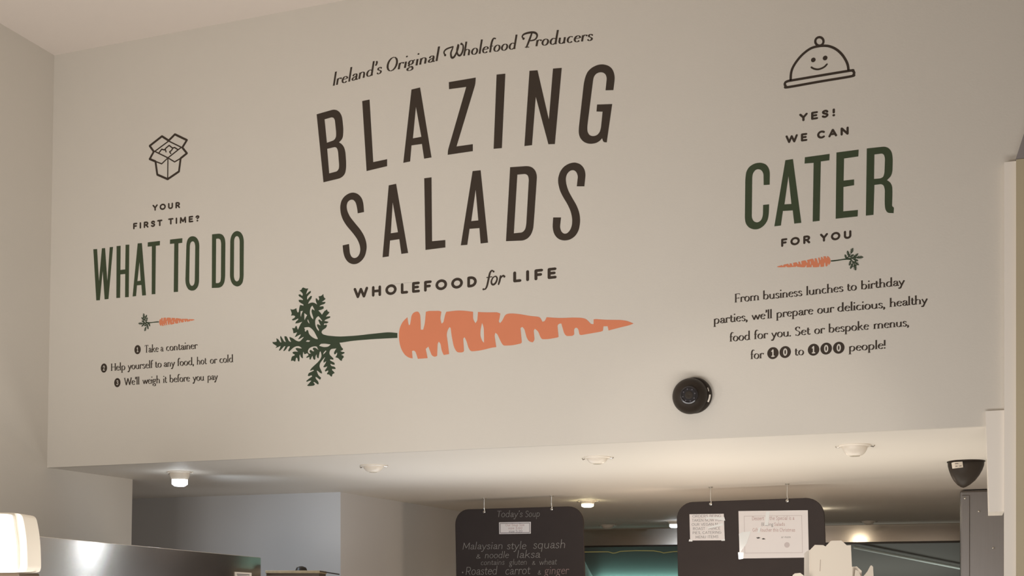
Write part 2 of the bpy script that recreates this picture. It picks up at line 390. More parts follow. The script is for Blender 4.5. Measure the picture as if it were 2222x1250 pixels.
def glyph_polys(ch, style):
    thick, thin, serif, shear, tr, asc, dr = STYLES[style]
    adv, strokes, dots, feet, flags = G[ch]
    cap = ch.isupper() or ch.isdigit() or ch in '!?&'
    def fx(p):
        x, y = p
        if style == 'sans':
            if ch in '!?' and y > 20: y = max(y, 78)
            y = thick/2+y*(150-thick)/150.0
        elif cap: y *= {'roman': 1.14, 'italic': 1.42}.get(style, 1.0)
        elif y > 100: y = 100+(y-100)*asc
        return (x+shear*y, y)
    out = []
    for st in strokes:
        pts = [fx(p) for p in st]
        if len(pts) < 2: continue
        if thick == thin:
            out += ribbon(pts, thick, True)
        else:
            wl = thin                               # pen contrast: uprights heavy, level strokes light
            for i in range(len(pts)-1):
                (x0, y0), (x1, y1) = pts[i], pts[i+1]; L = math.hypot(x1-x0, y1-y0)
                if L < 1e-6: continue
                a = math.atan2(y1-y0, x1-x0)
                wv = thin+(thick-thin)*abs(sin(a+radians(18 if style == 'roman' else 10)))**1.6
                out += ribbon([pts[i], pts[i+1]], wv, False)
                if 0 < i: out.append(disc(pts[i], min(wv, wl)/2 if len(pts) < 6 else (wv+wl)/4, 8))
                wl = wv
    for d in dots: out.append(disc(fx(d), dr, 10))
    if serif:
        cs = 1.14 if cap else 1.0
        for x, y in feet:
            y *= cs; out += ribbon([(x-22, y+(3 if y < 120 else -3)), (x+22, y+(3 if y < 120 else -3))], 7, False)
        for x, y in flags:
            x, y = fx((x, y)); out.append([(x-20, y-13), (x-8, y-8), (x-8, y-20), (x+9, y-24), (x+9, y+4)])
        if ch == 'F':
            out += ribbon([(2, 169), (30, 169)], 6.5) + ribbon([(88, 171), (90, 146)], 8) + ribbon([(76, 98), (76, 70)], 7)
        if ch == 'T': out += ribbon([(6, 171), (2, 144)], 8) + ribbon([(100, 171), (104, 144)], 8)
        if ch == 'S': out += ribbon([(86, 139), (87, 169)], 7) + ribbon([(18, 22), (17, 0)], 7)
    elif style == 'italic':
        for x, y in flags: x, y = fx((x, y)); out += ribbon([(x-14, y-12), (x, y-3)], 7)
        for x, y in feet:
            x, y = fx((x, y)); out += ribbon([(x-13, y+3), (x+13, y+3)], 6) if ch == 'I' else ribbon([(x, y+3), (x+13, y+9)], 7)
    return adv+tr, out
def text(fr, s, style, p0, p1, hpx, acc, t, cap=False, perp=False, n0=0.0):
    """write s so its ink runs from pixel p0 to pixel p1 (baseline), hpx pixels x-height (or capital height)"""
    A, B = fr.px(*p0), fr.px(*p1)
    k = hpx*fr.mpp((p0[0]+p1[0])/2, (p0[1]+p1[1])/2)/(150.0 if cap else 100.0)
    L = math.hypot(B[0]-A[0], B[1]-A[1]); dx, dy = (B[0]-A[0])/L, (B[1]-A[1])/L
    if dx*0+1 and fr.px(p0[0]+1, p0[1])[0] < A[0]: pass
    ux, uy = (-dy, dx) if perp else (0.0, 1.0)
    if uy < 0: ux, uy = -ux, -uy
    x = 0.0; items = []
    for ch in s:
        adv, pol = glyph_polys(ch, style); items.append((x, pol)); x += adv
    xs = [q[0]+o for o, pol in items for p in pol for q in p]
    lo, hi = min(xs), max(xs); kx = L/(hi-lo)
    word = []
    for o, pol in items:
        if not pol: continue
        conv = [[(A[0]+(q[0]+o-lo)*kx*dx+q[1]*k*ux, A[1]+(q[0]+o-lo)*kx*dy+q[1]*k*uy) for q in p] for p in pol]
        word += conv
    film(fr, word, [], t, acc, n0)
def tr(fr, ox, oy, s, pts): return [fr.px(ox+x/s, oy+y/s) for x, y in pts]

# ------------------------------------------------------------------ the setting
CEZ = EYE+2.23
def struct(name, mb, m): return tag(mb.build(name, m), kind='structure')
struct('floor', MB().box((-6, -7, -0.05), (3, 7, 0)), M_FLOOR)
struct('ceiling', MB().box((-6, -7, CEZ), (3, 0.02, CEZ+0.08)), M_CEIL)
struct('wall_front', MB().box((-3.60, 0, SOFZ), (1.6, 0.02, CEZ)), M_WALL)
struct('ceiling_kitchen', MB().box((-6, 0.02, SOFZ), (1.6, 7, SOFZ+0.06)), M_SOFF)
XL0, XL1 = -3.565, -3.528                              # the left wall leans a little
def xl(z): return XL0+(XL1-XL0)*(z-SOFZ)/(CEZ-SOFZ)
mb = MB(); za, zb = 0.0, CEZ
mb.hexa([(xl(za)-.15,-7,za),(xl(za),-7,za),(xl(za),0.02,za),(xl(za)-.15,0.02,za)], [(xl(zb)-.15,-7,zb),(xl(zb),-7,zb),(xl(zb),0.02,zb),(xl(zb)-.15,0.02,zb)])
zb = SOFZ
mb.hexa([(xl(za)-.15,0.02,za),(xl(za),0.02,za),(xl(za),.556,za),(xl(za)-.15,.556,za)], [(xl(zb)-.15,0.02,zb),(xl(zb),0.02,zb),(xl(zb),.556,zb),(xl(zb)-.15,.556,zb)])
struct('wall_left', mb, M_WALL)
struct('wall_pier', MB().box((-5.5, 1.51, 0), (-3.005, 6.6, SOFZ)), M_PIER)
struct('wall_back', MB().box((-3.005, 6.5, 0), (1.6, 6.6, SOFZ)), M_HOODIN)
struct('wall_right', MB().box((0.42, 0.03, 0), (0.52, 6.5, SOFZ)), M_PIER)

# ------------------------------------------------------------------ lettering and pictures on the wall
T = 0.0006
def art(name, u, v, label, cat, group=None): return thing(name, WALL.hit(u, v), label, cat, group)
def cut(name, traces, m, parent, holes=()):
    acc = MB(); film(WALL, traces, holes, T, acc); return acc.build(name, m, parent)
def letters(name, specs, m, parent):
    acc = MB()
    for o, h in specs: film(WALL, [rounded_off(o)], [rounded_off(q) for q in h], T, acc)
    return acc.build(name, m, parent)

# arched italic line at the top
acc = MB()
ITH = 13.4
text(WALL, "Ireland's", 'italic', (722, 186.5), (829, 158.5), ITH, acc, T)
root = art('wall_lettering', 1000, 130, 'black italic lettering in an arch along the top, Original Wholefood Producers', 'lettering')
acc.build('lettering_word', M_BLACK, root); acc = MB()
text(WALL, "Original", 'italic', (839, 156), (955, 131), ITH, acc, T)
acc.build('lettering_word', M_BLACK, root); acc = MB()
text(WALL, "holefood", 'italic', (1005, 121.5), (1123, 105.5), ITH, acc, T)
accP = MB()
text(WALL, "roducers", 'italic', (1162, 100.5), (1287, 87.5), ITH, accP, T)
def pxs(ox, oy, s, pts): return [WALL.px(ox+x/s, oy+y/s) for x, y in pts]
PX = WALL.mpp(1000, 120)
c1 = lambda pts: pxs(660, 40, 6.172, smooth(pts, 5)); c2 = lambda pts: pxs(1000, 40, 6.172, smooth(pts, 5))
def wob(pts, ws):
    n = len(pts); return [ws[0]+(ws[1]-ws[0])*sin(pi*i/(n-1)) for i in range(n)]
sw, sp = [], []
for p, wd in ((c1([(1885,490),(1873,455),(1892,422),(1930,400),(1992,380)]), (3.0, 3.4)),
              (c1([(1996,378),(1985,410),(1966,460),(1970,512),(1988,528),(2014,508),(2044,450),(2066,390),(2072,355)]), (2.2, 4.6)),
              (c1([(2060,350),(2046,420),(2056,480),(2086,498),(2114,462),(2130,402),(2126,356),(2104,336)]), (2.2, 4.2)),
              (c2([(838,272),(822,244),(846,212),(910,192),(976,188),(1014,208),(1020,244),(992,284),(934,300)]), (2.4, 4.4)),
              (c2([(952,196),(918,290),(880,385)]), (3.4, 4.4)), (c2([(862,385),(912,384)]), (1.6, 2.0))):
    (sw if p[0][0] < WALL.px(1100, 100)[0] else sp).extend(ribbon(p, [x*PX for x in wob(p, wd)]))
for q in ((660+1888/6.172, 40+492/6.172), (1000+840/6.172, 40+272/6.172), (660+2106/6.172, 40+342/6.172)):
    (sw if q[0] < 1100 else sp).append(disc(WALL.px(*q), 2.6*PX, 12))
film(WALL, sw, [], T, acc); film(WALL, sp, [], T, accP)
acc.build('lettering_word', M_BLACK, root); accP.build('lettering_word', M_BLACK, root)

# the big two-line name
root = art('wall_lettering', 1010, 370, 'biggest lettering on the wall, two lines of tall black capitals above the large carrot', 'lettering')
q3 = lambda p: tr(WALL, 670, 160, 5.0, p); q4 = lambda p: tr(WALL, 1010, 130, 5.0, p)
q5 = lambda p: tr(WALL, 720, 340, 5.0, p); q6 = lambda p: tr(WALL, 1000, 340, 5.0, p); q0 = lambda p: tr(WALL, 0, 0, 1.0, p)
letters('lettering_line', [
 (q3([(86,441),(265,390),(300,393),(335,415),(357,455),(366,500),(376,600),(372,680),(358,715),(328,745),(360,765),(385,800),(398,850),(406,960),(405,1030),(395,1080),(375,1110),(340,1135),(160,1178)]),
  [q3([(172,495),(250,472),(272,480),(284,505),(298,640),(296,690),(275,722),(197,750)]), q3([(200,815),(285,795),(305,806),(318,840),(330,990),(328,1030),(308,1060),(222,1082)])]),
 (q3([(580,297),(660,281),(700,960),(850,928),(850,1003),(628,1056)]), []),
 (q3([(1115,172),(1208,150),(1332,908),(1252,922),(1228,762),(1115,778),(1100,952),(1026,967)]), [q3([(1163,360),(1222,685),(1130,702)])]),
 (q0([(974,178.4),(1032.4,168.5),(1031.6,182.5),(990.6,318),(1026,313),(1026,328),(971.6,336),(972,326.5),(1011.8,188.6),(974.4,193.6)]), []),
 (q4([(338,160),(433,150),(395,957),(306,965)]), []),
 (q4([(695,119),(782,113),(905,648),(950,95),(1045,87),(970,913),(900,915),(763,400),(722,925),(640,935)]), []),
 (q4([(1520,330),(1605,328),(1620,205),(1615,150),(1592,95),(1550,62),(1490,47),(1430,55),(1370,85),(1327,125),(1302,180),(1285,250),(1230,740),(1229,800),(1245,850),(1280,888),(1320,907),(1365,912),(1420,902),(1460,877),(1482,850),(1497,893),(1533,895),(1592,480),(1428,485),(1422,560),(1488,562),(1470,740),(1456,788),(1425,820),(1383,830),(1345,818),(1323,780),(1322,720),(1385,220),(1393,183),(1417,150),(1453,134),(1490,135),(1520,155),(1534,195)]), []),
], M_BLACK, root)
SP = [(282,615),(350,600),(342,500),(325,448),(290,408),(240,388),(190,396),(140,427),(105,475),(90,540),(97,620),(120,685),(160,750),(230,830),(280,900),(304,960),(311,1010),(302,1058),(277,1092),(245,1103),(215,1090),(196,1050),(187,948),(118,963),(125,1040),(142,1100),(177,1147),(225,1169),(278,1163),(330,1125),(364,1070),(380,990),(375,930),(352,860),(310,790),(250,720),(195,650),(166,585),(160,530),(174,487),(205,466),(235,468),(260,497),(275,555)]
S2 = [(1258,322),(1340,322),(1354,190),(1340,130),(1300,82),(1240,62),(1180,72),(1120,105),(1077,160),(1055,230),(1056,290),(1075,370),(1110,440),(1160,520),(1195,600),(1210,680),(1205,750),(1185,800),(1152,834),(1120,838),(1092,817),(1075,770),(1087,660),(1002,660),(995,770),(1011,840),(1050,890),(1110,912),(1180,904),(1240,865),(1280,800),(1297,700),(1287,610),(1257,530),(1210,450),(1165,370),(1142,290),(1138,230),(1154,182),(1188,150),(1225,145),(1253,165),(1271,210)]
letters('lettering_line', [
 (q5(SP), []),
 (q5([(618,312),(698,295),(828,1045),(755,1055),(733,895),(632,910),(618,1082),(551,1092)]), [q5([(661,495),(718,820),(640,832)])]),
 (q5([(1003,235),(1082,225),(1088,918),(1232,905),(1232,985),(1017,1012)]), []),
 (q6([(128,157),(215,148),(295,933),(215,942),(202,775),(95,783),(70,957),(0,962)]), [q6([(161,358),(190,692),(113,700)])]),
 (q6([(535,115),(725,102),(775,115),(812,155),(826,210),(800,600),(786,780),(765,840),(730,885),(680,910),(490,917)]), [q6([(613,195),(700,187),(728,203),(738,245),(710,740),(698,792),(668,823),(575,832)])]),
 (q6(S2), []),
], M_BLACK, root)

# tag line under the name
root = art('wall_lettering', 990, 625, 'widely spaced black line under the big name, with one italic word', 'lettering')
acc = MB()
text(WALL, 'WHOLEFOOD', 'sans', (767.3, 648), (1034.7, 622.3), 23.3, acc, T, cap=True)
acc.build('lettering_word', M_BLACK, root); acc = MB()
text(WALL, 'LIFE', 'sans', (1113.6, 613.2), (1208, 604), 23.8, acc, T, cap=True)
acc.build('lettering_word', M_BLACK, root)
acc = MB()
it = lambda p: pxs(750, 560, 4.629, smooth(p, 5))
sw = []
for p, wd in ((it([(1490,140),(1470,126),(1450,150),(1436,210),(1420,280),(1402,312),(1382,312)]), (2.0, 4.4)),
              (it([(1418,196),(1470,188)]), (2.0, 2.2)),
              (it([(1500,184),(1478,200),(1464,235),(1470,262),(1488,266),(1510,245),(1522,208),(1512,186),(1500,184)]), (2.2, 4.2)),
              (it([(1556,180),(1548,225),(1536,264)]), (3.4, 4.4)), (it([(1550,215),(1566,190),(1584,176),(1596,184)]), (2.0, 3.4))):
    sw += ribbon(p, [x*WALL.mpp(1075, 610) for x in wob(p, wd)])
film(WALL, sw+[disc(WALL.px(750+1594/4.629, 560+186/4.629), 2.4*PX, 12), disc(WALL.px(750+1486/4.629, 560+136/4.629), 2.2*PX, 12), disc(WALL.px(750+1384/4.629, 560+314/4.629), 2.2*PX, 12)], [], T, acc)
acc.build('italic_word', M_BLACK, root)

# carrot picture: traced once in metres, reused for the two small ones
cA = lambda p: [(840+x/7.936, 650+y/7.936) for x, y in p]; cB = lambda p: [(1100+x/7.662, 650+y/7.662) for x, y in p]
lA = lambda p: [(585+x/10.413, 615+y/10.413) for x, y in p]; lB = lambda p: [(585+x/10.417, 725+y/10.417) for x, y in p]
l5 = lambda p: [(580+x/5.207, 610+y/5.207) for x, y in p]
C_BODY = cA([(205,560),(225,470),(270,380),(350,305),(360,380),(372,440),(395,435),(405,380),(420,280),(450,230),(500,208),(540,210),(570,260),(578,380),(580,520),(622,520),(650,420),(668,212),(720,198),(900,195),(935,212),(915,330),(938,415),(970,395),(1000,260),(1020,212),(1200,190),(1330,193),(1480,212),(1480,340),(1522,410),(1555,360),(1565,215),(1700,222),(1900,220),(1950,243),(1935,330),(1920,380),(1945,408),(1980,370),(2035,262),(2090,242)]) \
 + cB([(100,232),(230,245),(370,272),(550,290),(590,370),(630,360),(660,295),(880,310),(1100,300),(1250,305),(1320,325),(1400,410),(1440,410),(1443,330),(1480,325),(1640,338),(1900,340),(2010,358),(2105,400),(2030,430),(1880,465),(1690,515),(1675,445),(1605,445),(1595,520),(1560,535),(1330,575),(1230,592),(1205,580),(1190,500),(1165,470),(1135,470),(1115,500),(1120,580),(1090,605),(985,608),(950,560),(905,400),(870,400),(840,430),(858,620),(840,632),(680,660),(580,660),(555,620),(520,530),(465,487),(445,515),(460,670),(430,712),(370,700),(330,640),(290,490),(255,455),(225,475),(248,710),(235,730),(100,762)]) \
 + cA([(2000,795),(1960,730),(1900,600),(1865,572),(1850,620),(1880,820),(1800,830),(1600,880),(1440,895),(1400,830),(1370,720),(1335,650),(1310,670),(1325,890),(1300,910),(1205,915),(1150,820),(1110,620),(1095,490),(1075,475),(1045,520),(1025,600),(1050,780),(1068,940),(975,955),(940,880),(920,760),(890,725),(870,760),(862,970),(820,990),(770,965),(710,810),(665,850),(698,1010),(530,1022),(510,960),(490,900),(455,875),(428,890),(440,1015),(380,1005),(310,960),(250,870),(215,760),(203,640)])
C_HOLE = [cA([(1635,400),(1665,480),(1668,600),(1670,745),(1640,720),(1605,630),(1608,520)])]
C_LEAF = lA([(1562,1205),(1300,1180),(1200,1150),(1170,1105),(1190,1060),(1280,1000),(1298,950),(1285,930),(1225,945),(1235,905),(1295,905),(1335,875),(1310,862),(1240,850),(1255,825),(1310,800),(1370,775),(1370,745),(1340,745),(1275,755),(1290,725),(1330,690),(1355,650),(1310,635),(1300,590),(1240,625),(1210,670),(1185,710),(1140,650),(1100,612),(1180,592),(1225,565),(1215,515),(1125,525),(1150,495),(1250,460),(1265,420),(1175,420),(1230,385),(1265,350),(1222,310),(1215,240),(1170,285),(1108,292),(1125,360),(1100,388),(1070,340),(1045,335),(1042,390),(1075,480),(1035,452),(980,430),(920,440),(868,466),(890,410),(945,345),(958,285),(925,285),(850,372),(845,300),(890,250),(935,205),(930,168),(895,185),(825,252),(840,190),(875,115),(820,120),(765,92),(735,105),(725,140),(675,165),(715,190),(755,240),(740,285),(690,245),(655,255),(660,290),(700,312),(757,360),(750,380),(700,370),(658,375),(660,410),(700,440),(768,480),(765,507),(740,497),(690,490),(680,520),(672,560),(658,650),(635,660),(615,620),(606,560),(550,590),(510,595),(470,578),(490,640),(505,680),(485,730),(540,722),(580,742),(570,775),(505,815),(520,840),(570,830),(645,792),(650,820),(600,860),(580,905),(640,900),(740,866),(700,920),(640,1050),(625,1010),(610,960),(585,970),(570,1015),(508,1008),(530,1060),(540,1130),(625,1105),(605,1150),(570,1213),(600,1208),(650,1175),(705,1150),(700,1180),(650,1250)]) \
 + lB([(655,118),(690,105),(735,75),(778,65),(740,110),(680,175),(600,150),(520,90),(450,65),(455,110),(490,180),(440,165),(400,80),(380,50),(335,50),(340,100),(370,180),(330,170),(285,90),(250,40),(240,70),(268,190),(240,185),(200,120),(155,95),(162,170),(120,180),(65,180),(75,215),(130,250),(165,275),(135,315),(180,300),(250,265),(240,310),(210,370),(235,375),(270,340),(330,275),(360,272),(310,380),(330,385),(380,340),(410,280),(460,275),(455,300),(420,375),(440,395),(480,360),(530,310),(600,275),(660,270),(710,300),(730,325),(680,325),(620,312),(585,325),(605,358),(645,400),(560,395),(520,410),(525,440),(572,465),(560,490),(510,500),(490,560),(485,610),(530,595),(575,625),(590,590),(592,550),(612,530),(635,555),(640,610),(670,620),(680,570),(675,490),(690,455),(700,510),(740,550),(755,540),(750,480),(762,395),(790,458),(850,433),(868,450),(885,475),(830,520),(840,540),(900,515),(905,575),(930,575),(950,520),(972,490),(985,560),(1015,585),(1035,570),(1035,510),(1062,455),(1070,520),(1085,545),(1110,545),(1115,490),(1135,400),(1155,390),(1180,490),(1150,570),(1080,650),(1000,720),(940,780),(910,832),(990,805),(1000,828),(880,885),(865,945),(890,952),(950,930),(962,960),(900,1000),(830,1060),(840,1080),(900,1055),(947,1050),(900,1110),(850,1160),(870,1175),(930,1175),(1000,1165),(1025,1140),(990,1088),(1010,1080),(1090,1140),(1110,1130),(1105,1080),(1040,1000),(1042,965),(1070,980),(1140,1035),(1165,990),(1100,930),(1065,832),(1080,825),(1150,885),(1185,890),(1185,860),(1150,790),(1125,730),(1140,660),(1190,590),(1250,520),(1255,530),(1215,610),(1225,650),(1282,610),(1270,650),(1215,740),(1235,755),(1307,730),(1290,770),(1250,820),(1260,850),(1322,820),(1330,842),(1295,900),(1310,915),(1340,910),(1395,965),(1415,950),(1415,910),(1470,880),(1460,860),(1410,812),(1415,785),(1440,790),(1490,790),(1490,760),(1460,735),(1400,725),(1375,692),(1380,670),(1420,690),(1470,695),(1470,650),(1430,630),(1365,592),(1370,570),(1440,580),(1445,550),(1400,510),(1360,470),(1350,420),(1370,360),(1400,335),(1510,325),(1480,370),(1455,420),(1465,460),(1490,455),(1517,415),(1530,432),(1520,480),(1485,525),(1550,540),(1600,600),(1635,605),(1640,560),(1680,525),(1670,490),(1620,472),(1660,450),(1695,430),(1690,405),(1640,405),(1600,380),(1640,370),(1665,340),(1620,290),(1580,195),(1640,190),(1875,152)]) \
 + l5([(1200,655),(1470,642),(1470,587),(1370,577),(1150,600),(1000,618)])
L_HOLES = [lA([(965,500),(1005,570),(1020,615),(965,580),(945,620),(960,690),(990,770),(985,815),(940,770),(910,690),(910,620),(930,540)]),
 lA([(1105,738),(1150,790),(1190,845),(1170,855),(1130,810),(1100,830),(1130,900),(1155,955),(1085,920),(1070,950),(1090,1000),(1120,1050),(1110,1080),(1060,1020),(1030,930),(1030,830),(1060,770)]),
 lA([(700,630),(755,620),(720,700),(710,765),(698,720)]), lA([(785,670),(850,720),(815,780),(790,835),(785,760)]), lA([(865,810),(890,860),(905,915),(870,880),(855,840)]),
 lA([(780,1000),(820,990),(900,985),(960,1030),(1010,1090),(1090,1245),(1090,1262),(1040,1256),(960,1216),(890,1146),(870,1060),(845,1050),(815,1095),(795,1080),(800,1040)]),
 lB([(820,170),(850,135),(920,150),(890,178)]), lB([(1120,265),(1155,220),(1250,215),(1380,235),(1330,285),(1230,300)]), lB([(1210,465),(1220,420),(1270,370),(1285,385),(1250,430)]),
 lB([(1110,350),(1085,330),(1075,285),(1020,275),(950,290),(890,325),(865,380),(870,420),(900,445),(940,440),(905,410),(905,370),(930,355),(985,395),(1010,380),(975,340),(985,310),(1030,305),(1090,350)])]
def carrot(fn, name, u, v, label, mleaf):
    root = art(name, u, v, label, 'wall picture', None)
    cv = lambda pl: [fn(WALL.px(*p)) for p in pl]
    a = MB(); film(WALL, [rounded_off(cv(C_BODY))], [rounded_off(cv(h)) for h in C_HOLE], T, a); a.build('carrot_root', M_ORANGE, root)
    a = MB(); film(WALL, [rounded_off(cv(C_LEAF), 75)], [rounded_off(cv(h), 75) for h in L_HOLES], T, a); a.build('carrot_leaves', mleaf, root)
carrot(lambda p: p, 'carrot_picture', 990, 735, 'large orange carrot with dark green leaves painted across the middle of the wall', M_DKGRN)
def simil(a, b, a2, b2, flip=1.0):                      # map segment a-b of the big carrot onto a2-b2
    za, zb, wa, wb = (complex(*WALL.px(*p)) for p in (a, b, a2, b2))
    k = (wb-wa)/(zb-za)
    def fn(p):
        z = (complex(*p)-za)
        q = wa+k*z; return (q.real, q.imag)
    return fn
carrot(simil((591, 745), (1374, 702), (300, 702), (422.5, 694)), 'carrot_picture', 362, 698, 'small carrot picture, leaves to the left, below WHAT TO DO', M_DKGRN)
carrot(simil((591, 745), (1374, 702), (1874, 558), (1686, 579)), 'carrot_picture', 1780, 565, 'small carrot picture, leaves to the right, below FOR YOU', M_DKGRN)

# left column
BX = lambda p: pxs(300, 275, 9.614, p)
root = art('box_picture', 365, 390, 'black outline drawing of an open carton on the left of the wall', 'wall picture')
PL = WALL.mpp(365, 340)
a = MB(); sol = []
for p in ([(635,290),(495,200),(240,400),(325,520),(240,675),(360,725)], [(360,725),(398,1000),(615,1095),(850,935),(885,660)], [(885,660),(1015,555),(920,435),(1015,280),(765,160),(635,290)]):
    sol += ribbon(BX(p), 4.7*PL)
for p in ([(635,300),(345,515),(620,650),(900,430),(635,300)], [(360,725),(490,775),(620,650)], [(620,650),(760,735),(885,660)], [(620,650),(615,1060)]):
    sol += ribbon(BX(p), 2.7*PL)
for p in ([(430,550),(490,470),(545,485),(575,450),(645,390),(715,445),(760,435),(830,480)], [(565,470),(580,525)], [(720,455),(690,500),(655,525),(680,560)]):
    sol += ribbon(BX(p), 2.9*PL)
film(WALL, sol, [], T, a); a.build('outline', M_BLACK, root)
root = art('wall_lettering', 361, 470, 'small spaced black capitals under the carton drawing, YOUR FIRST TIME?', 'lettering')
for words in (((('YOUR', (331, 458), (390.8, 451.6), 13.6)),), (('FIRST', (289, 498), (352.5, 490.2), 13.8), ('TIME?', (365, 488), (432.8, 480.6), 13.8))):
    for s, p0, p1, h in words:
        a = MB(); text(WALL, s, 'sans', p0, p1, h, a, T, cap=True); a.build('lettering_word', M_BLACK, root)
root = art('wall_lettering', 367, 635, 'tall narrow green capitals WHAT TO DO on the left', 'lettering')
w6 = lambda p: tr(WALL, 190, 490, 6.172, p)
letters('lettering_word', [
 (w6([(78,315),(128,312),(153,750),(193,302),(235,299),(266,748),(298,287),(341,284),(280,980),(230,986),(203,600),(165,997),(118,1000)]), []),
 (w6([(390,272),(443,268),(440,592),(505,585),(510,255),(559,253),(552,955),(503,957),(505,645),(440,652),(436,965),(386,968)]), []),
 (w6([(672,237),(728,232),(783,930),(732,935),(722,793),(662,798),(650,942),(604,947)]), [w6([(697,480),(712,735),(668,742)])]),
 (w6([(808,222),(970,203),(968,262),(915,268),(908,915),(860,918),(862,275),(806,280)]), [])], M_GREEN, root)
letters('lettering_word', [
 (w6([(1106,185),(1270,167),(1268,228),(1217,235),(1212,885),(1155,888),(1162,238),(1104,243)]), []),
 (w6([(1410,138),(1450,150),(1480,185),(1497,240),(1493,760),(1478,820),(1440,862),(1395,872),(1350,855),(1320,800),(1311,740),(1325,240),(1340,182),(1370,148)]), [w6([(1408,205),(1432,220),(1443,262),(1437,740),(1428,785),(1405,808),(1383,800),(1367,772),(1362,735),(1370,265),(1381,222)])])], M_GREEN, root)
letters('lettering_word', [
 (w6([(1668,115),(1770,105),(1810,120),(1838,165),(1846,220),(1843,690),(1833,760),(1805,810),(1765,830),(1665,833)]), [w6([(1722,175),(1755,170),(1780,185),(1790,230),(1787,700),(1780,748),(1757,768),(1718,768)])]),
 (w6([(2003,67),(2050,85),(2080,130),(2093,190),(2090,690),(2078,760),(2050,798),(2005,817),(1952,795),(1920,745),(1908,680),(1912,190),(1927,130),(1960,85)]), [w6([(2000,135),(2025,150),(2038,192),(2038,690),(2025,733),(2000,748),(1975,733),(1960,690),(1963,190),(1976,150)])])], M_GREEN, root)

def badge(acc, ch, c, rx, ry, hpx, dw):
    """dark disc with its figure left open"""
    C = WALL.px(*c); k = WALL.mpp(*c)
    adv, strokes, *_ = G[ch]
    xs = [q[0] for st in strokes for q in st]; mid = (min(xs)+max(xs))/2
    s = hpx*k/150.0; hol = []
    for st in strokes: hol += ribbon([(C[0]+(x-mid)*s*0.86, C[1]+(y-75)*s) for x, y in st], dw*k, True)
    film(WALL, [disc(C, rx*k, 28, ry*k)], hol, T, acc)
LB = 'the three numbered steps on the left'
for label, num, cc, words in (
  ('numbered step line reading Take a container, topmost of the three', '1', (298.6, 758.8), (('Take', (314, 765.5), (344.5, 763.3)), ('a', (348.6, 762.6), (355, 762.2)), ('container', (360.4, 761.6), (429, 756.6)))),
  ('numbered step line about helping yourself to any food, hot or cold', '2', (225.6, 798.8), (('Help', (240.5, 805), (272, 802.6)), ('yourself', (277, 802), (333, 798.2)), ('to', (336.8, 798), (351, 796.8)), ('any', (355.5, 796.4), (380, 794.6)), ('food,', (385, 794.2), (421, 791.7)), ('hot', (426.8, 791.4), (449, 789.8)), ('or', (455.6, 789.3), (471.4, 788.2)), ('cold', (476.2, 787.8), (506.6, 785.6)))),
  ('numbered step line about weighing before you pay, lowest of the three', '3', (254.7, 830.4), (("We'll", (269, 836.2), (303, 834)), ('weigh', (308.7, 833.6), (347.6, 831.2)), ('it', (353.8, 830.9), (362.7, 830.3)), ('before', (367.8, 830), (412.4, 827.4)), ('you', (418, 827), (443.4, 825.5)), ('pay', (450, 825.1), (473, 823.7)))))  :
    root = art('wall_lettering', cc[0], cc[1], label, 'lettering', LB)
    a = MB(); badge(a, num, cc, 8.2, 9.9, 9.0, 1.8); a.build('number_badge', M_BLACK, root)
    a = MB()
    for s, p0, p1 in words: text(WALL, s, 'roman', p0, p1, 9.2, a, T)
    a.build('lettering_line', M_BLACK, root)

# right column
CL = lambda p: pxs(1680, 70, 8.93, p)
root = art('cloche_picture', 1778, 188, 'black outline drawing of a smiling food dome on a plate, top right', 'wall picture')
PR = WALL.mpp(1778, 140)
a = MB()
dome = smooth([(318,915),(325,800),(358,690),(430,570),(540,440),(680,330),(800,282),(960,262),(1085,278),(1205,335),(1312,432),(1390,550),(1425,640),(1437,720)], 4)
film(WALL, ribbon(CL(dome), 5.2*PR)+ribbon(CL([(875+80*cos(2*pi*i/20), 178+82*sin(2*pi*i/20)) for i in range(21)]), 4.8*PR), [], T, a)
a.build('dome', M_BLACK, root)
a = MB(); film(WALL, ribbon(CL(smooth([(275,945),(880,842),(1470,745),(1520,748),(1548,782),(1535,822),(1490,855),(880,957),(268,1065),(225,1050),(205,1008),(222,968),(275,945)], 4)), 5.2*PR), [], T, a)
a.build('plate', M_BLACK, root)
a = MB(); film(WALL, [disc(WALL.px(1680+757/8.93, 70+537/8.93), 4.9*PR, 18), disc(WALL.px(1680+986/8.93, 70+500/8.93), 5.0*PR, 18)]+ribbon(CL(smooth([(720,680),(770,708),(845,720),(920,700),(980,665),(1020,622)], 4)), 3.8*PR), [], T, a)
a.build('face', M_BLACK, root)
root = art('wall_lettering', 1773, 300, 'small spaced black capitals under the food dome drawing, YES! WE CAN', 'lettering')
for words in ((('YES!', (1734, 264.5), (1812.2, 252.5), 17.2),), (('WE', (1704.5, 311.5), (1752, 305.6), 17.2), ('CAN', (1773, 302.2), (1841.6, 292), 17.4))):
    for s, p0, p1, h in words:
        a = MB(); text(WALL, s, 'sans', p0, p1, h, a, T, cap=True); a.build('lettering_word', M_BLACK, root)
root = art('wall_lettering', 1778, 480, 'tall green capitals CATER on the right', 'lettering')
k6 = lambda p: tr(WALL, 1600, 300, 5.953, p)
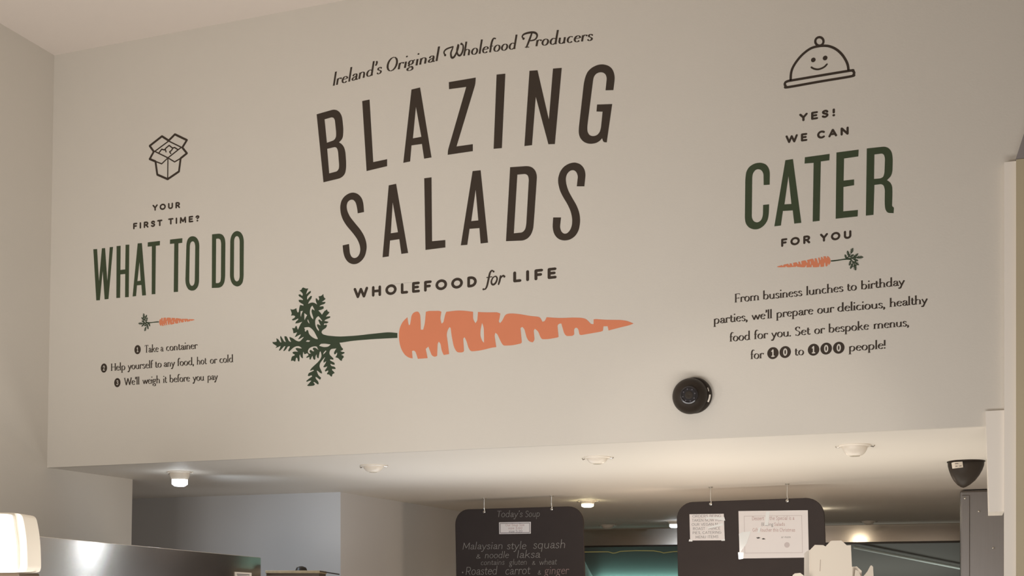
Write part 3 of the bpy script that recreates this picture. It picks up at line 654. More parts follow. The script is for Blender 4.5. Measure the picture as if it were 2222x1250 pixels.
letters('lettering_word', [
 (k6([(340,605),(417,600),(420,440),(405,382),(370,337),(300,314),(220,326),(152,370),(115,430),(103,520),(97,1040),(108,1105),(150,1158),(215,1180),(282,1173),(345,1130),(393,1060),(408,960),(410,855),(333,862),(330,1000),(308,1062),(260,1092),(213,1078),(186,1030),(192,500),(202,450),(235,407),(275,398),(315,415),(338,460)]), []),
 (k6([(620,285),(718,270),(826,1093),(735,1103),(715,932),(588,940),(562,1128),(478,1138)]), [k6([(660,490),(698,850),(608,855)])]),
 (k6([(872,247),(1192,203),(1188,285),(1078,300),(1062,1067),(973,1077),(985,318),(868,327)]), []),
 (k6([(1280,185),(1567,148),(1562,235),(1378,262),(1372,548),(1508,533),(1507,607),(1370,630),(1368,945),(1557,927),(1553,1010),(1270,1040)]), []),
 (k6([(1672,133),(1905,108),(1960,130),(1995,180),(2007,260),(2003,430),(1985,490),(1932,543),(1975,570),(2000,620),(2003,700),(1998,880),(2022,895),(2018,968),(1940,965),(1910,920),(1903,850),(1905,660),(1890,610),(1860,592),(1770,603),(1758,990),(1660,1000)]), [k6([(1770,210),(1870,197),(1895,215),(1907,260),(1900,450),(1885,500),(1850,520),(1765,527)])]),
], M_GREEN, root)
root = art('wall_lettering', 1771, 528, 'small spaced black capitals FOR YOU under the green word CATER', 'lettering')
a = MB(); text(WALL, 'FOR', 'sans', (1695, 536.2), (1758.2, 528), 17.8, a, T, cap=True); a.build('lettering_word', M_BLACK, root)
a = MB(); text(WALL, 'YOU', 'sans', (1779.2, 525.5), (1847.4, 517.5), 18.0, a, T, cap=True)
a.build('lettering_word', M_BLACK, root)
root = art('wall_lettering', 1780, 700, 'four-line black paragraph about lunches and parties, under the right small carrot', 'lettering')
for words in (
  (('From', (1594, 656.6), (1647.6, 651.2)), ('business', (1655.2, 650.2), (1741.2, 641.8)), ('lunches', (1748.8, 640.8), (1830.3, 632.4)), ('to', (1838, 631.6), (1859.5, 629.4)), ('birthday', (1867.7, 628.4), (1963.7, 618.6))),
  (('parties,', (1548, 703), (1622.4, 695.6)), ("we'll", (1630, 694.8), (1675.7, 690.4)), ('prepare', (1684, 689.5), (1765.2, 681.6)), ('our', (1773, 680.8), (1810.4, 677.2)), ('delicious,', (1816.8, 676.6), (1921, 668)), ('healthy', (1929.7, 666.4), (2013.4, 658.4))),
  (('food', (1583.2, 741.4), (1628.6, 737)), ('for', (1636.2, 736.2), (1666.8, 733.6)), ('you.', (1673, 733), (1716.5, 729.4)), ('Set', (1725, 728.6), (1759, 725.6)), ('or', (1766.6, 725), (1790.2, 722.8)), ('bespoke', (1797.4, 722), (1886, 714.8)), ('menus,', (1894.8, 714), (1972.6, 707.4))),
  (('for', (1628.6, 779.4), (1657.9, 777)), ('to', (1724.6, 771.8), (1744.9, 770)), ('people!', (1841.3, 762.6), (1921.6, 756)))):
    a = MB()
    for s, p0, p1 in words: text(WALL, s, 'roman', p0, p1, 10.7, a, T)
    a.build('lettering_line', M_BLACK, root)
for ch, c in (('1', (1677.2, 766.4)), ('0', (1703.8, 764.1)), ('1', (1765.3, 759)), ('0', (1792.7, 756.6)), ('0', (1820, 754.7))):
    a = MB(); badge(a, ch, c, 12.2, 12.9, 13.5, 3.0); a.build('number_badge', M_BLACK, root)

# ------------------------------------------------------------------ things on the wall and on the kitchen ceiling
cc = WALL.hit(1507, 859)
t = thing('security_camera', cc, 'round black dome camera mounted on the lettered wall below the carrot tip', 'security camera')
NY = (0, -1, 0)
MB().lathe(cc, NY, [(0.0, 0), (0.0605, 0), (0.0605, 0.014), (0.057, 0.019), (0.03, 0.020)], 48).build('base_plate', M_BLKPL, t, True)
c2_ = WALL.hit(1500, 861)
tilt = (CAM-c2_).normalized()
tilt = (tilt*0.5+Vector((0, -1, 0))*0.5).normalized()
body = [(0.0605*cos(radians(a)), 0.012+0.050*sin(radians(a))) for a in range(0, 64, 7)]
MB().lathe(c2_+Vector((0, -0.008, 0)), tilt, body+[(0.026, 0.0585), (0.0, 0.0585)], 48).build('turret', M_BLKPL, t, True)
lens = MB().lathe(c2_+Vector((0, -0.008, 0)), tilt, [(0.0295, 0.056), (0.0295, 0.062), (0.0255, 0.0635), (0.022, 0.060), (0.0, 0.060)], 40).build('lens_window', M_BLKGL, t, True)
MB().lathe(c2_+Vector((0, -0.008, 0)), tilt, [(0.013, 0.060), (0.013, 0.0615), (0.010, 0.062), (0.0, 0.061)], 24).build('lens', M_BLKPL, lens, True)
for k in range(8):
    ax = tilt; a_ = ax.orthogonal().normalized(); b_ = ax.cross(a_); an = 2*pi*(k+0.3)/8
    MB().lathe(c2_+Vector((0, -0.008, 0))+(a_*cos(an)+b_*sin(an))*0.0205, tilt, [(0.0026, 0.060), (0.0022, 0.0615), (0.0, 0.0618)], 10).build('infrared_led', M_LED, lens, True)
a = MB()
for a0, a1, r0, r1 in ((-28, -2, 0.0535, 0.0590), (10, 24, 0.0520, 0.0545)):
    pts = [WALL.px(1507, 859)]
    o_ = pts[0]; poly = [(o_[0]+r1*cos(radians(x)), o_[1]+r1*sin(radians(x))) for x in range(a0, a1+1, 2)]+[(o_[0]+r0*cos(radians(x)), o_[1]+r0*sin(radians(x))) for x in range(a1, a0-1, -2)]
    a.plate(WALL, poly, 0.002, 0.0185)
tag(a.build('sticker', M_WHITEPL, t), 'white sticker slivers on the rim')

def downlight(u, v, label, kind, r=0.052, drop=0.03):
    c = SOF(u, v); t = thing('downlight', c, label, 'ceiling light', 'downlights in the kitchen ceiling')
    DN = (0, 0, -1)
    MB().lathe(c, DN, [(r*0.80, 0.0), (r, 0.0), (r, 0.003), (r*0.93, 0.006), (r*0.80, 0.006)], 36).build('rim', M_WHITEPL, t, True)
    prof = [(r*0.79, 0.0)]+[(r*0.79*cos(radians(q)), drop*sin(radians(q))) for q in range(15, 60, 9)]+[(r*0.36, drop*0.86), (r*0.30, drop*0.80), (0, drop*0.80)]
    ey = MB().lathe(c, DN, prof, 36).build('eyeball', M_WHITEPL, t, True)
    m = {'off': M_UNLIT, 'cool': M_COOL, 'warm': M_WARMG, 'bright': M_BRIGHT}[kind]
    MB().lathe(c, DN, [(r*0.62, drop*0.55), (r*0.60, drop*0.98), (r*0.4, drop*1.12), (0, drop*1.16)] if kind != 'off' else [(r*0.34, drop*0.8), (r*0.3, drop*0.9), (0, drop*0.92)], 28).build('lamp_glass', m, t, True)
    for s in (-1, 1):
        MB().tube([c+Vector((s*r*0.95, 0, -0.005)), c+Vector((s*r*1.12, 0.004, -0.007)), c+Vector((s*r*1.2, 0.006, -0.002))], 0.0022, 6).build('spring_clip', M_CHROME, t)
    return c
downlight(810, 1010, 'unlit eyeball downlight over the pier, second from the left wall', 'off', 0.053, 0.032)
downlight(1296, 992, 'unlit eyeball downlight above the soup chalkboard, third from the left wall', 'off', 0.052, 0.030)
downlight(1855, 966, 'unlit eyeball downlight near the right end, closest to the black corner dome', 'off', 0.056, 0.044)
cl_ = downlight(390, 1024, 'lit cool white downlight beside the left wall', 'cool', 0.054, 0.055)
cw_ = downlight(1275, 1086, 'lit warm yellow downlight right of the soup chalkboard', 'warm', 0.055, 0.034)
cb_ = downlight(1464, 1130, 'lit bluish white downlight peeping out left of the paper-covered chalkboard', 'cool', 0.06, 0.045)
downlight(1318, 1139, 'unlit small downlight near the steel hood, behind the warm lit one', 'off', 0.06, 0.035)
downlight(1885, 1131, 'unlit small downlight near the steel hood, above the bright spot', 'off', 0.05, 0.03)
ch_ = downlight(1758, 1104, 'lit warm downlight hidden behind the paper-covered chalkboard', 'bright', 0.06, 0.045)
DZ = Vector((0, 0, -0.07))
lamp('downlight_beam', 'SPOT', cl_+DZ, 20, (0.70, 0.84, 1.0), 0.03, cl_+Vector((0.25, 0.9, -0.7)), 120, 0.8)
lamp('downlight_beam', 'SPOT', cw_+DZ, 12, (1.0, 0.86, 0.55), 0.03, cw_+Vector((0, 0, -1)), 120, 0.8)
lamp('downlight_beam', 'SPOT', cb_+DZ, 10, (0.85, 0.93, 1.0), 0.03, cb_+Vector((0, 0, -1)), 120, 0.8)
lamp('downlight_beam', 'SPOT', ch_+DZ, 10, (1.0, 0.86, 0.62), 0.03, ch_+Vector((0, 0, -1)), 120, 0.8)

# black corner dome under the kitchen ceiling
c = SOF(2096, 1001); k = (c-CAM).dot(FW)/FL
t = thing('corner_dome', c, 'black pointed dome housing under the kitchen ceiling at the right end', 'dome')
prof = [(0.0, 0.0), (36.5*k, 0.0), (37.5*k, 4*k), (37*k, 10*k), (34*k, 20*k), (29*k, 31*k), (22*k, 42*k), (13*k, 51*k), (5*k, 56*k), (0, 57.5*k)]
b = MB().lathe((0, 0, 0), (0, 0, -1), prof, 40)
for i, v in enumerate(b.v):
    f = min(1, -v.z/(57*k)); v.x += -6*k*f*f*0.9; v.y *= 0.8
b.v = [v+c for v in b.v]
b.build('housing', M_BLKPL, t, True)
MB().lathe(c, (0, 0, -1), [(0.0, 0), (39*k, 0), (39*k, 2*k), (0, 2*k)], 40).build('mounting_plate', M_BLKPL, t, True)
FD = Frame(P(2096, 1012, (c-CAM).dot(FW)-0.052), RT)
a = MB(); rect = lambda fr, pts: [fr.px(*p) for p in pts]
a.plate(FD, rect(FD, [(2070.5, 1002.5), (2088.5, 1001.5), (2090, 1014), (2072.5, 1015.5)]), 0.03, -0.03)
st_ = a.build('sticker', M_WHITEPL, t); tag(st_, 'white printed sticker')
a = MB()
for q in ([(2073, 1006), (2079, 1005.6)], [(2074, 1012), (2077, 1011.8)], [(2082, 1011.4), (2086, 1011)]):
    film(FD, ribbon([FD.px(*p) for p in q], 1.4*k), [], 0.0004, a)
a.build('sticker_print', M_INK, st_)

# ------------------------------------------------------------------ chalkboards and notices
def rounded(fr, cs, r, n=8):
    """rounded outline through four pixel corners (tl, tr, br, bl); r in metres"""
    p = [Vector(fr.px(*c)) for c in cs]; out = []
    for i in range(4):
        a, b, c_ = p[i-1], p[i], p[(i+1) % 4]
        u = (a-b).normalized(); v = (c_-b).normalized()
        for q in range(n+1):
            tt = pi/2*q/n
            out.append(tuple(b+u*(r*(1-sin(tt)))+v*(r*(1-cos(tt)))))
    return out
def board(name, label, pl, pr, corners, r, hooks):
    fr = Frame(pl, pr-pl); loc = fr.hit((corners[0][0]+corners[1][0])/2, corners[0][1])
    t = thing(name, loc, label, 'chalkboard', 'chalkboards hung from the kitchen ceiling')
    MB().plate(fr, rounded(fr, corners, r), 0.012, -0.012).build('slate', M_BOARD, t, bevel=0.002)
    for (u, v) in hooks:
        p = fr.hit(u, v)+fr.N*0.006; top = Vector((p.x, p.y, SOFZ))
        h = MB(); h.tube([top, p+Vector((0, 0, 0.02)), p+Vector((0.003, 0, 0.008)), p], 0.0028, 8)
        h.lathe(top, (0, 0, -1), [(0, 0), (0.011, 0), (0.011, 0.004), (0, 0.006)], 16)
        h.lathe(p+fr.N*-0.004, fr.N, [(0.0075, 0), (0.0075, 0.006), (0, 0.008)], 14)
        h.build('hook', M_CHROME, t, True)
    return fr, t
pl = P(989, 1180, 6.78); pr = P(1268, 1180, 6.42)
F1, B1 = board('chalkboard', 'black chalkboard with chalked soups and a small white label', pl, pr, [(988, 1106), (1266, 1092), (1268, 1330), (989, 1330)], 0.085, [(1052, 1111), (1198, 1105)])
a = MB(); CT = 0.0005
CHALK = [("Today's", (1080, 1120), (1135, 1118.5), 8.5), ('Soup', (1141, 1118.5), (1172, 1117), 8.5),
 ('Malaysian', (1004, 1192), (1090, 1189), 9.5), ('style', (1100, 1189.5), (1142, 1188), 10), ('squash', (1157, 1187), (1226, 1184), 11),
 ('&', (1033, 1211), (1042, 1210.5), 7), ('noodle', (1052, 1210), (1104, 1208), 8.5), ('laksa', (1122, 1208), (1172, 1206), 10),
 ('contains', (1043, 1225), (1094, 1223), 7), ('gluten', (1104, 1223.5), (1142, 1222), 7.5), ('&', (1154, 1222), (1161, 1221.6), 6), ('wheat', (1170, 1222), (1208, 1220), 8),
 ('Roasted', (1010, 1247), (1078, 1244.5), 11), ('carrot', (1096, 1244.5), (1150, 1242), 11), ('&', (1166, 1243), (1173, 1242.6), 7)]
for s, p0, p1, h in CHALK: text(F1, s, 'chalk', p0, p1, h, a, CT)
film(F1, [disc(F1.px(1003, 1242), 0.004, 10)], [], CT, a)
a.build('chalk_writing', M_CHALK, B1)
a = MB(); text(F1, 'ginger', 'chalk', (1180, 1242), (1234, 1240), 10.5, a, CT); o = a.build('chalk_writing', M_PINKCH, B1); tag(o, 'pinkish chalk word')

def notice(name, label, fr, pts, cat, group=None, bulge=0.002):
    loc = fr.hit(*pts[0]); t = thing(name, loc, label, cat, group)
    o = MB().plate(fr, rect(fr, pts), 0.0012, 0.001).build('sheet', M_PAPER, t)
    return t
def lines(fr, t, specs, style, m, name='print', n0=0.0022, cap=True):
    a = MB()
    for s, p0, p1, h in specs: text(fr, s, style, p0, p1, h, a, 0.0003, cap=cap, n0=n0)
    return a.build(name, m, t)
def frame_line(fr, t, pts, wpx, m, name='border'):
    a = MB(); q = [fr.px(*p) for p in pts]; film(fr, ribbon(q+[q[0]], wpx*fr.mpp(*pts[0])), [], 0.0003, a, 0.0022); return a.build(name, m, t)
t = notice('paper_label', 'small white price label with dashed border on the soup chalkboard', F1, [(1084, 1131.5), (1153, 1129), (1152.5, 1154.5), (1084, 1157)], 'label')
frame_line(F1, t, [(1086.5, 1134), (1150.5, 1131.6), (1150.3, 1152), (1086.5, 1154.6)], 1.2, M_INK)
lines(F1, t, [('Our Soup Size', (1098, 1139.5), (1139, 1138), 4.6), ('size 3.60', (1104, 1146), (1134, 1145), 4.6)], 'print', M_REDINK)
lines(F1, t, [('size 5.20', (1105, 1152.8), (1134, 1151.7), 4.6)], 'print', M_INK)

pl = P(1470, 1180, 6.05); pr = P(1790, 1180, 5.72)
F2, B2 = board('chalkboard', 'black chalkboard with two white papers taped on', pl, pr, [(1469, 1090.5), (1789, 1073), (1794, 1340), (1470, 1340)], 0.085, [(1543, 1094), (1709, 1087)])
t = notice('paper_notice', 'small white notice in capitals about orders, taped top left on the right chalkboard', F2, [(1497.5, 1115.5), (1572, 1113), (1573, 1170.5), (1498, 1172.5)], 'notice')
lines(F2, t, [('ORDERS BEING', (1504, 1122.5), (1566, 1120), 5.2), ('TAKEN NOW FOR', (1502.5, 1131.5), (1569, 1129), 5.4), ('OUR VEGAN N', (1502, 1140.5), (1558, 1138.5), 5.4), ('ROAST', (1505, 1149.5), (1531, 1148.5), 5.4), ('MINCE', (1539, 1148.2), (1564, 1147.2), 5.4), ('PIES, CATERING', (1504, 1158.5), (1566, 1156), 5.4), ('MENU ITEMS', (1510, 1167.5), (1559, 1165.6), 5.4)], 'print', M_INK)
a = MB()
for q in ([(1533, 1121), (1573, 1120), (1575, 1128), (1566, 1127), (1548, 1124), (1533, 1126)], [(1496, 1170), (1503, 1170), (1503, 1174.5), (1495, 1174.5)], [(1536, 1143), (1570, 1133), (1570, 1138), (1538, 1146)], [(1565, 1169), (1573.5, 1168), (1573.5, 1171.5), (1566, 1172)]):
    MB().plate(F2, rect(F2, q), 0.0008, 0.0024).build('tape', M_TAPE, t)
t = notice('paper_notice', 'large white gift notice with thin border, taped beside the small one on the right chalkboard', F2, [(1604, 1106.5), (1754.5, 1101.8), (1755, 1204.5), (1604.5, 1209.5)], 'notice')
frame_line(F2, t, [(1616, 1117.5), (1741, 1113.5), (1741.5, 1194), (1616.5, 1197.5)], 1.0, M_FAINT)
lines(F2, t, [('Dessert of the Special is a', (1633.5, 1125.6), (1725, 1123), 7.5), ('Salads', (1681, 1137), (1704, 1136.2), 6.5), ('Gift Voucher this Christmas', (1634, 1150.5), (1726, 1148.5), 7.0)], 'print', M_REDINK)
lines(F2, t, [('Blazing', (1653.5, 1137.6), (1679, 1137), 6.5), ('or more', (1696, 1163.4), (1716, 1162.8), 4.5)], 'print', M_INK)
a = MB()
for q in ([(1641, 1163.5), (1647, 1162), (1651, 1164), (1645, 1166)], [(1653, 1165.5), (1658, 1164), (1662, 1166.5), (1656, 1167.5)]): film(F2, [[F2.px(*p) for p in q]], [], 0.0003, a, 0.0022)
a.build('small_picture', M_DARKMET, t)
a = MB(); film(F2, [disc(F2.px(1708, 1178), 6*F2.mpp(1708, 1178), 20)], [], 0.0003, a, 0.0022); a.build('seal', M_FAINT, t)
a = MB()
for q in ([(1664, 1107), (1672, 1106), (1668, 1136), (1660, 1137)], [(1604, 1156), (1613, 1152), (1630, 1150), (1620, 1178), (1606, 1196)], [(1601.5, 1196), (1614, 1196), (1612, 1210), (1603, 1211)], [(1646, 1143), (1652, 1139), (1650, 1152), (1644, 1153)]):
    MB().plate(F2, rect(F2, q), 0.0008, 0.0024).build('tape', M_TAPE, t)

# ------------------------------------------------------------------ steel hood at the back of the kitchen
HY = 5.62
hz = lambda u, v: P(u, v, 9.69/ (ray(u, v).y)).z
zt, zb_ = SOFZ+0.004, EYE+0.386
t = thing('extractor_hood', (-1.3, HY, zb_), 'polished steel extractor hood across the back of the kitchen', 'extractor hood')
MB().box((-3.0, HY, zb_), (0.40, HY+0.02, zt)).build('front_panel', M_HOOD, t, bevel=0.003)
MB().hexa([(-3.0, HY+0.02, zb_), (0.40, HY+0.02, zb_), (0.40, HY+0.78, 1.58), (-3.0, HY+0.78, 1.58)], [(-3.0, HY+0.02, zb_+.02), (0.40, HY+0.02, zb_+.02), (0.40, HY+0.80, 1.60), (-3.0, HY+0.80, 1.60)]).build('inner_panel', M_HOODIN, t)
MB().box((-3.0, HY-0.004, zb_-0.012), (0.40, HY+0.03, zb_)).build('drip_edge', M_DARKMET, t)
MB().tube([(-2.98, HY+0.66, 1.53), (-2.1, HY+0.66, 1.53)], 0.013, 12).build('lamp_tube', M_TEAL, t, True)
MB().tube([P(1852, 1187, 9.38), P(2100, 1236, 9.38)], 0.012, 12).build('lamp_streak', M_STREAK, t, True)  # pale rod standing in for a tube lamp's reflection on the panel
glint_pts = [P(u, v, 9.3) for u, v in [(1268, 1198), (1300, 1197.6), (1320, 1197.5), (1330, 1200.5), (1336, 1199.8), (1346, 1196.5), (1380, 1195), (1418, 1195.4), (1432, 1197.6), (1440, 1200), (1462, 1197), (1500, 1196)]]
tag(MB().tube(glint_pts, 0.0034, 8).build('glint', M_YEL, t, True), 'lamp reflection in the steel, thin yellow wavy line')  # yellow strand standing in for a lamp's glint in rippled steel

# steel column at the right end
dcol = 0.52*FL/(HOR-1062); 
p0 = P(2083, 1062, dcol); p1 = P(2190, 1062, dcol)
t = thing('steel_column', (p0.x, p0.y, 0), 'brushed steel column below the black corner dome', 'steel column')
MB().box((p0.x, p0.y, 0), (p0.x+0.30, p0.y+0.4, SOFZ-0.004)).build('casing', M_STEEL, t, bevel=0.012)
MB().box((p0.x+0.008, p0.y-0.008, 0), (p0.x+0.046, p0.y, SOFZ-0.03)).build('edge_strip', M_STEEL, t, bevel=0.003)
a = MB()
for u, v in ((2094, 1081), (2124, 1110), (2155, 1190)):
    q = P(u, v, dcol-0.02); a.lathe((q.x, p0.y-0.006, q.z), (0, -1, 0), [(0.005, 0), (0.005, 0.004), (0, 0.006)], 12)
a.build('rivet', M_CHROME, t, True)

# trims at the right end of the wall
dj = lambda u: D/(ray(u, 0).y)
def WX(u): return WALL.px(u, 600)[0]
def WZ(u, v): return WALL.px(u, v)[1]
mb = MB(); x0, x1 = WX(2138), WX(2179); z0, z1 = WZ(2148, 1111), WZ(2140, 893)
mb.hexa([(x0+0.012, -0.012, z0), (x1, -0.012, z0), (x1, 0.20, z0), (x0+0.012, 0.20, z0)], [(x0, -0.012, z1), (x1, -0.012, z1), (x1, -0.001, z1), (x0, -0.001, z1)])
struct('trim_1', mb, M_TRIM)
mb = MB().box((WX(2178.5), -0.022, 0), (WX(2204), -0.0005, WZ(2190, 356))); struct('trim_2', mb, M_TRIM)
mb = MB().box((WX(2204), -0.034, 0), (WX(2204)+0.5, -0.0005, WZ(2212, 353))); struct('trim_3', mb, M_TAN)
mb = MB(); xa = WX(2203); zt2 = WZ(2212, 352)
mb.hexa([(xa, -0.034, zt2), (xa+.5, -0.034, zt2), (xa+.5, -0.0005, zt2), (xa, -0.0005, zt2)], [(xa+.028, -0.034, zt2+.09), (xa+.5, -0.034, zt2+.09), (xa+.5, -0.0005, zt2+.09), (xa+.028, -0.0005, zt2+.09)])
struct('trim_4', mb, M_GREY)

# ------------------------------------------------------------------ along the bottom of the view
# steel cabinet on the left, its top above eye level
dl, dr = 3.2, 5.2
A0 = P(70, 1162, dl); A1 = P(566, 1210.5, dr); A1.z = A0.z
dirv = (A1-A0); dirv.z = 0; L = dirv.length; dirv.normalize(); nrm = Vector((-dirv.y, dirv.x, 0))   # nrm points left, away from the aisle
if nrm.x > 0: nrm = -nrm
t = thing('steel_cabinet', (A0.x, A0.y, 0), 'tall brushed steel cabinet standing at the left, under the cool lit downlight', 'cabinet')
def slab(a, b, n0, n1, z0, z1):
    lo = [a+nrm*n0, b+nrm*n0, b+nrm*n1, a+nrm*n1]
    return MB().hexa([Vector((p.x, p.y, z0)) for p in lo], [Vector((p.x, p.y, z1)) for p in lo])
slab(A0, A1, 0, 0.012, 0.05, A0.z).build('side_panel', M_CAB, t, bevel=0.002)
slab(A0-dirv*0.012, A0, 0.0, 0.40, 0.05, A0.z).build('end_panel', M_DARKMET, t)
slab(A0, A1, 0.012, 0.40, 0.10, A0.z-0.004).build('body', M_DARKMET, t)
slab(A0+dirv*0.05, A1-dirv*0.05, 0.05, 0.36, 0.0, 0.10).build('plinth', M_DARKMET, t)
FC = Frame(A0, dirv)
a = MB(); a.plate(FC, rect(FC, [(509, 1241), (545, 1243), (545, 1262), (509, 1260)]), 0.0012, 0.0008)
st_ = a.build('sticker', M_WHITEPL, t); tag(st_, 'pale printed sticker')
a = MB()
for q in ([(513, 1246), (540, 1247.6)], [(514, 1249.5), (534, 1250.7)], [(513, 1254), (541, 1255.6)]): film(FC, ribbon([FC.px(*p) for p in q], 2.2*FC.mpp(*q[0])), [], 0.0003, a, 0.0022)
a.build('sticker_print', M_INK, st_)

# counter carrying the lamp and the boxes (just below the view)
tc_ = P(1000, 1400, 3.0)
cnt = MB().box((-2.6, -2.30, 1.02), (0.55, -1.60, 1.06)).build('serving_counter', M_BROWN, bevel=0.004)
rebase(cnt, (-1.0, -1.95, 0))
tag(cnt, 'long brown serving counter below the lettered wall', 'counter')
MB().box((-2.5, -2.22, 0), (0.45, -1.68, 1.02)).build('base', M_PIER, cnt)
shf = MB().box((-0.62, -2.02, 1.47), (0.14, -1.62, 1.50)).build('counter_shelf', M_BROWN, bevel=0.003)
rebase(shf, (-0.24, -1.82, 1.06)); tag(shf, 'brown shelf raised on the serving counter, carrying the open food boxes', 'shelf')
for x in (-0.58, 0.08):
    MB().box((x, -1.84, 1.0605), (x+0.03, -1.80, 1.47)).build('post', M_DARKMET, shf)

# glowing lamp, bottom left
dL = 2.9
FLm = Frame(P(0, 1200, dL), RT)
k = dL/FL
lc = P(2, 1242, dL)
t = thing('table_lamp', (lc.x, lc.y, 1.06), 'glowing cream lamp with rounded shade at the left edge, before the steel cabinet', 'lamp')
outl = [FLm.px(*p) for p in smooth([(-62, 1239), (-60, 1180), (-52, 1125), (-40, 1113), (0, 1111.5), (26, 1112.5), (40, 1116), (46, 1130), (52, 1170), (54, 1215), (53, 1234), (44, 1241), (0, 1242.5), (-50, 1242)], 4, True)]
MB().plate(FLm, outl, 0.085, -0.10).build('shade', M_SHADE2, t, bevel=0.008)
out2 = [FLm.px(*p) for p in smooth([(-60, 1237), (-58, 1180), (-50, 1127), (-40, 1116), (0, 1114.5), (20, 1116), (27, 1121), (31, 1150), (35, 1180), (36, 1215), (35, 1234), (30, 1239), (0, 1240), (-50, 1239)], 4, True)]
MB().plate(FLm, out2, 0.012, -0.015).build('diffuser', M_SHADE, t, bevel=0.004)
q = P(10, 1245, dL)+FW*0.06
MB().box((q.x-0.05, q.y-0.035, q.z-0.045), (q.x+0.045, q.y+0.035, q.z+0.002)).build('socket', M_BROWN, t, bevel=0.004)
MB().lathe((q.x, q.y, 1.06), (0, 0, 1), [(0.08, 0), (0.08, 0.012), (0.012, 0.02), (0.012, q.z-1.06-0.03)], 28).build('stand', M_DARKMET, t, True)

# basket on a shelf unit in front of the pier
dB = 5.4
p0 = P(578, 1239, dB); p1 = P(692, 1239, dB)
sh = MB()
shx0, shx1, shy0, shy1 = p0.x-0.05, p1.x+0.16, min(p0.y, p1.y)-0.02, max(p0.y, p1.y)+0.26
top = p0.z-0.075
for z in (0.5, 1.0, top-0.02): sh.box((shx0, shy0, z), (shx1, shy1, z+0.02))
for x in (shx0, shx1-0.02):
    for y in (shy0, shy1-0.02): sh.box((x, y, 0), (x+0.02, y+0.02, top-0.02))
o = sh.build('shelf_unit', M_DARKMET); rebase(o, (shx0, shy0, 0)); tag(o, 'dark metal shelf unit standing before the grey pier', 'shelf')
FB = Frame(p0, (p1-p0))
t = thing('cardboard_tray', (p0.x, p0.y, top), 'kraft cardboard tray with pale frayed rim before the grey pier', 'tray')
wB = (p1-p0).length; uB = (p1-p0).normalized(); vB = Vector((-uB.y, uB.x, 0))
def ob(a0, a1, b0, b1, z0, z1):
    lo = [p0+uB*a0+vB*b0, p0+uB*a1+vB*b0, p0+uB*a1+vB*b1, p0+uB*a0+vB*b1]
    return MB().hexa([Vector((p.x, p.y, z0)) for p in lo], [Vector((p.x, p.y, z1)) for p in lo])
b = MB()
for q in ((0, wB, 0, 0.008), (0, wB, 0.19, 0.198), (0, 0.008, 0.008, 0.19), (wB-0.008, wB, 0.008, 0.19), (0.008, wB-0.008, 0.008, 0.19)):
    x = ob(*q, top, top+(0.067 if q[1]-q[0] < 0.02 or q[3]-q[2] < 0.02 else 0.006)); b.add(x.v, x.f)
b.build('tray_body', M_BROWN, t)
b = MB()
for q in ((-0.004, wB+0.004, -0.004, 0.012), (-0.004, wB+0.004, 0.186, 0.202), (-0.004, 0.012, 0.012, 0.186), (wB-0.012, wB+0.004, 0.012, 0.186)):
    x = ob(*q, top+0.064, top+0.077); b.add(x.v, x.f)
b.build('rim', M_KRAFT, t, bevel=0.002)
pk = P(647, 1236, dB)+vB*0.08
b = MB().lathe((0, 0, 0), (0, 0, 1), [(0, 0), (0.022, 0), (0.028, 0.035), (0.027, 0.07), (0.020, 0.086), (0.008, 0.091), (0, 0.092)], 20)
for v in b.v: v.x *= 1.05
b.v = [v+Vector((pk.x, pk.y, top+0.006)) for v in b.v]
tag(b.build('knob', M_BLKPL, t, True), 'black rounded knob')
s0, s1 = P(690, 1239.2, dB), P(727, 1245, dB)
d_ = (s1-s0).normalized()
o = MB().tube([s0-d_*0.002, s1, s1+d_*0.02], 0.0028, 8).build('dark_stick', M_BLKPL)
rebase(o, s0); tag(o, 'thin dark stick leaning out right of the kraft tray', 'stick')

# paper food boxes on the counter, bottom right
def pail(name, label, fr, outline_front, flaps, depth, zbase, group):
    """folded paper pail: body under the view, flaps traced at their own planes"""
    xs = [p[0] for p in outline_front]; cxm = sum(xs)/len(xs)
    loc = fr.at(cxm, zbase-fr.O.z, -depth/2)
    t = thing(name, loc, label, 'takeout box', group)
    x0, x1 = min(xs), max(xs); zt = min(p[1] for p in outline_front)
    i = 0.006
    lo = [fr.at(x0+i, zbase-fr.O.z, -i), fr.at(x1-i, zbase-fr.O.z, -i), fr.at(x1-i, zbase-fr.O.z, -depth+i), fr.at(x0+i, zbase-fr.O.z, -depth+i)]
    hi = [fr.at(x0, zt, 0), fr.at(x1, zt, 0), fr.at(x1, zt, -depth), fr.at(x0, zt, -depth)]
    MB().hexa(lo, hi).build('body', M_CARD, t)
    for pol, n in flaps:
        MB().plate(fr, pol, 0.0012, n).build('flap', M_CARD, t)
    return t
PG = 'open paper food boxes at the bottom right'
dP = 2.25
FP = Frame(P(1797, 1240, dP), RT)
px = lambda fr, pts: [fr.px(*p) for p in pts]
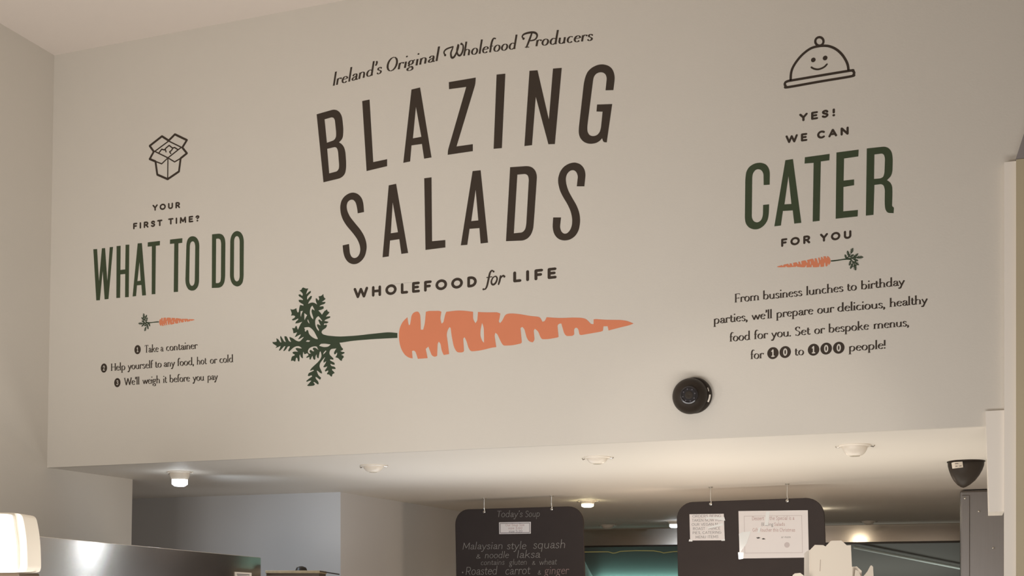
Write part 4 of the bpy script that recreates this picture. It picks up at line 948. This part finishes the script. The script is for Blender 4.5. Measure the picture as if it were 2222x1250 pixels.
front = px(FP, [(1757, 1262), (1757, 1194), (1768, 1182.5), (1786, 1183), (1791, 1186), (1802, 1174.5), (1805, 1173.5), (1825, 1173), (1829, 1176), (1837, 1183.5), (1846, 1183), (1847.5, 1215), (1850, 1262)])
side = [(1746, 1268), (1747, 1201), (1757, 1193), (1768, 1184), (1768, 1268)]
pail('takeout_box', 'tall cream paper box with upright pointed flaps, largest of the open food boxes', FP, px(FP, [(1748, 1262), (1850, 1262), (1850, 1250), (1748, 1250)]),
     [(front, 0.0)], 0.075, 1.50, PG)
tb = [o for o in COL.objects if o.name.startswith('takeout_box')][-1]
FS = Frame(P(1757, 1230, dP), (P(1746, 1230, dP+0.07)-P(1757, 1230, dP)))
MB().plate(FS, px(FS, [(1757.3, 1262), (1757.3, 1193.6), (1752, 1197), (1746.5, 1203), (1746, 1262)]), 0.0012, 0).build('flap', M_CARD, tb)
a = MB(); film(FP, ribbon(px(FP, [(1780, 1215), (1779, 1239)]), 1.6*FP.mpp(1780, 1230)), [], 0.0003, a, 0.0012); a.build('slot', mat('slot_shadow_card', (0.50, 0.42, 0.36), 0.7), tb)
FP2 = Frame(P(1870, 1250, dP+0.09), RT)
pail('takeout_box', 'lower cream paper box tucked at the right of the tall one', FP2, px(FP2, [(1842, 1262), (1897, 1262), (1897, 1256), (1842, 1256)]),
     [(px(FP2, [(1842, 1266), (1842, 1230), (1851, 1230), (1873, 1228), (1884, 1238), (1884, 1266)]), -0.045), (px(FP2, [(1852, 1266), (1856, 1236), (1863, 1240), (1867, 1250), (1874, 1250), (1882, 1240), (1888.5, 1227.6), (1891, 1227), (1894, 1230), (1896, 1266)]), 0.0)], 0.07, 1.50, PG)
FP3 = Frame(P(1735, 1250, dP-0.10), RT)
pail('takeout_box', 'cream paper box just peeping up left of the tall one', FP3, px(FP3, [(1716, 1264), (1775, 1264), (1775, 1258), (1716, 1258)]),
     [(px(FP3, [(1730, 1268), (1731, 1248), (1736, 1243.5), (1748, 1242.6), (1760, 1252), (1775, 1268)]), -0.04), (px(FP3, [(1716, 1268), (1720, 1248), (1723, 1245.5), (1727, 1245), (1730.5, 1248), (1734, 1268)]), 0.0)], 0.07, 1.50, PG)
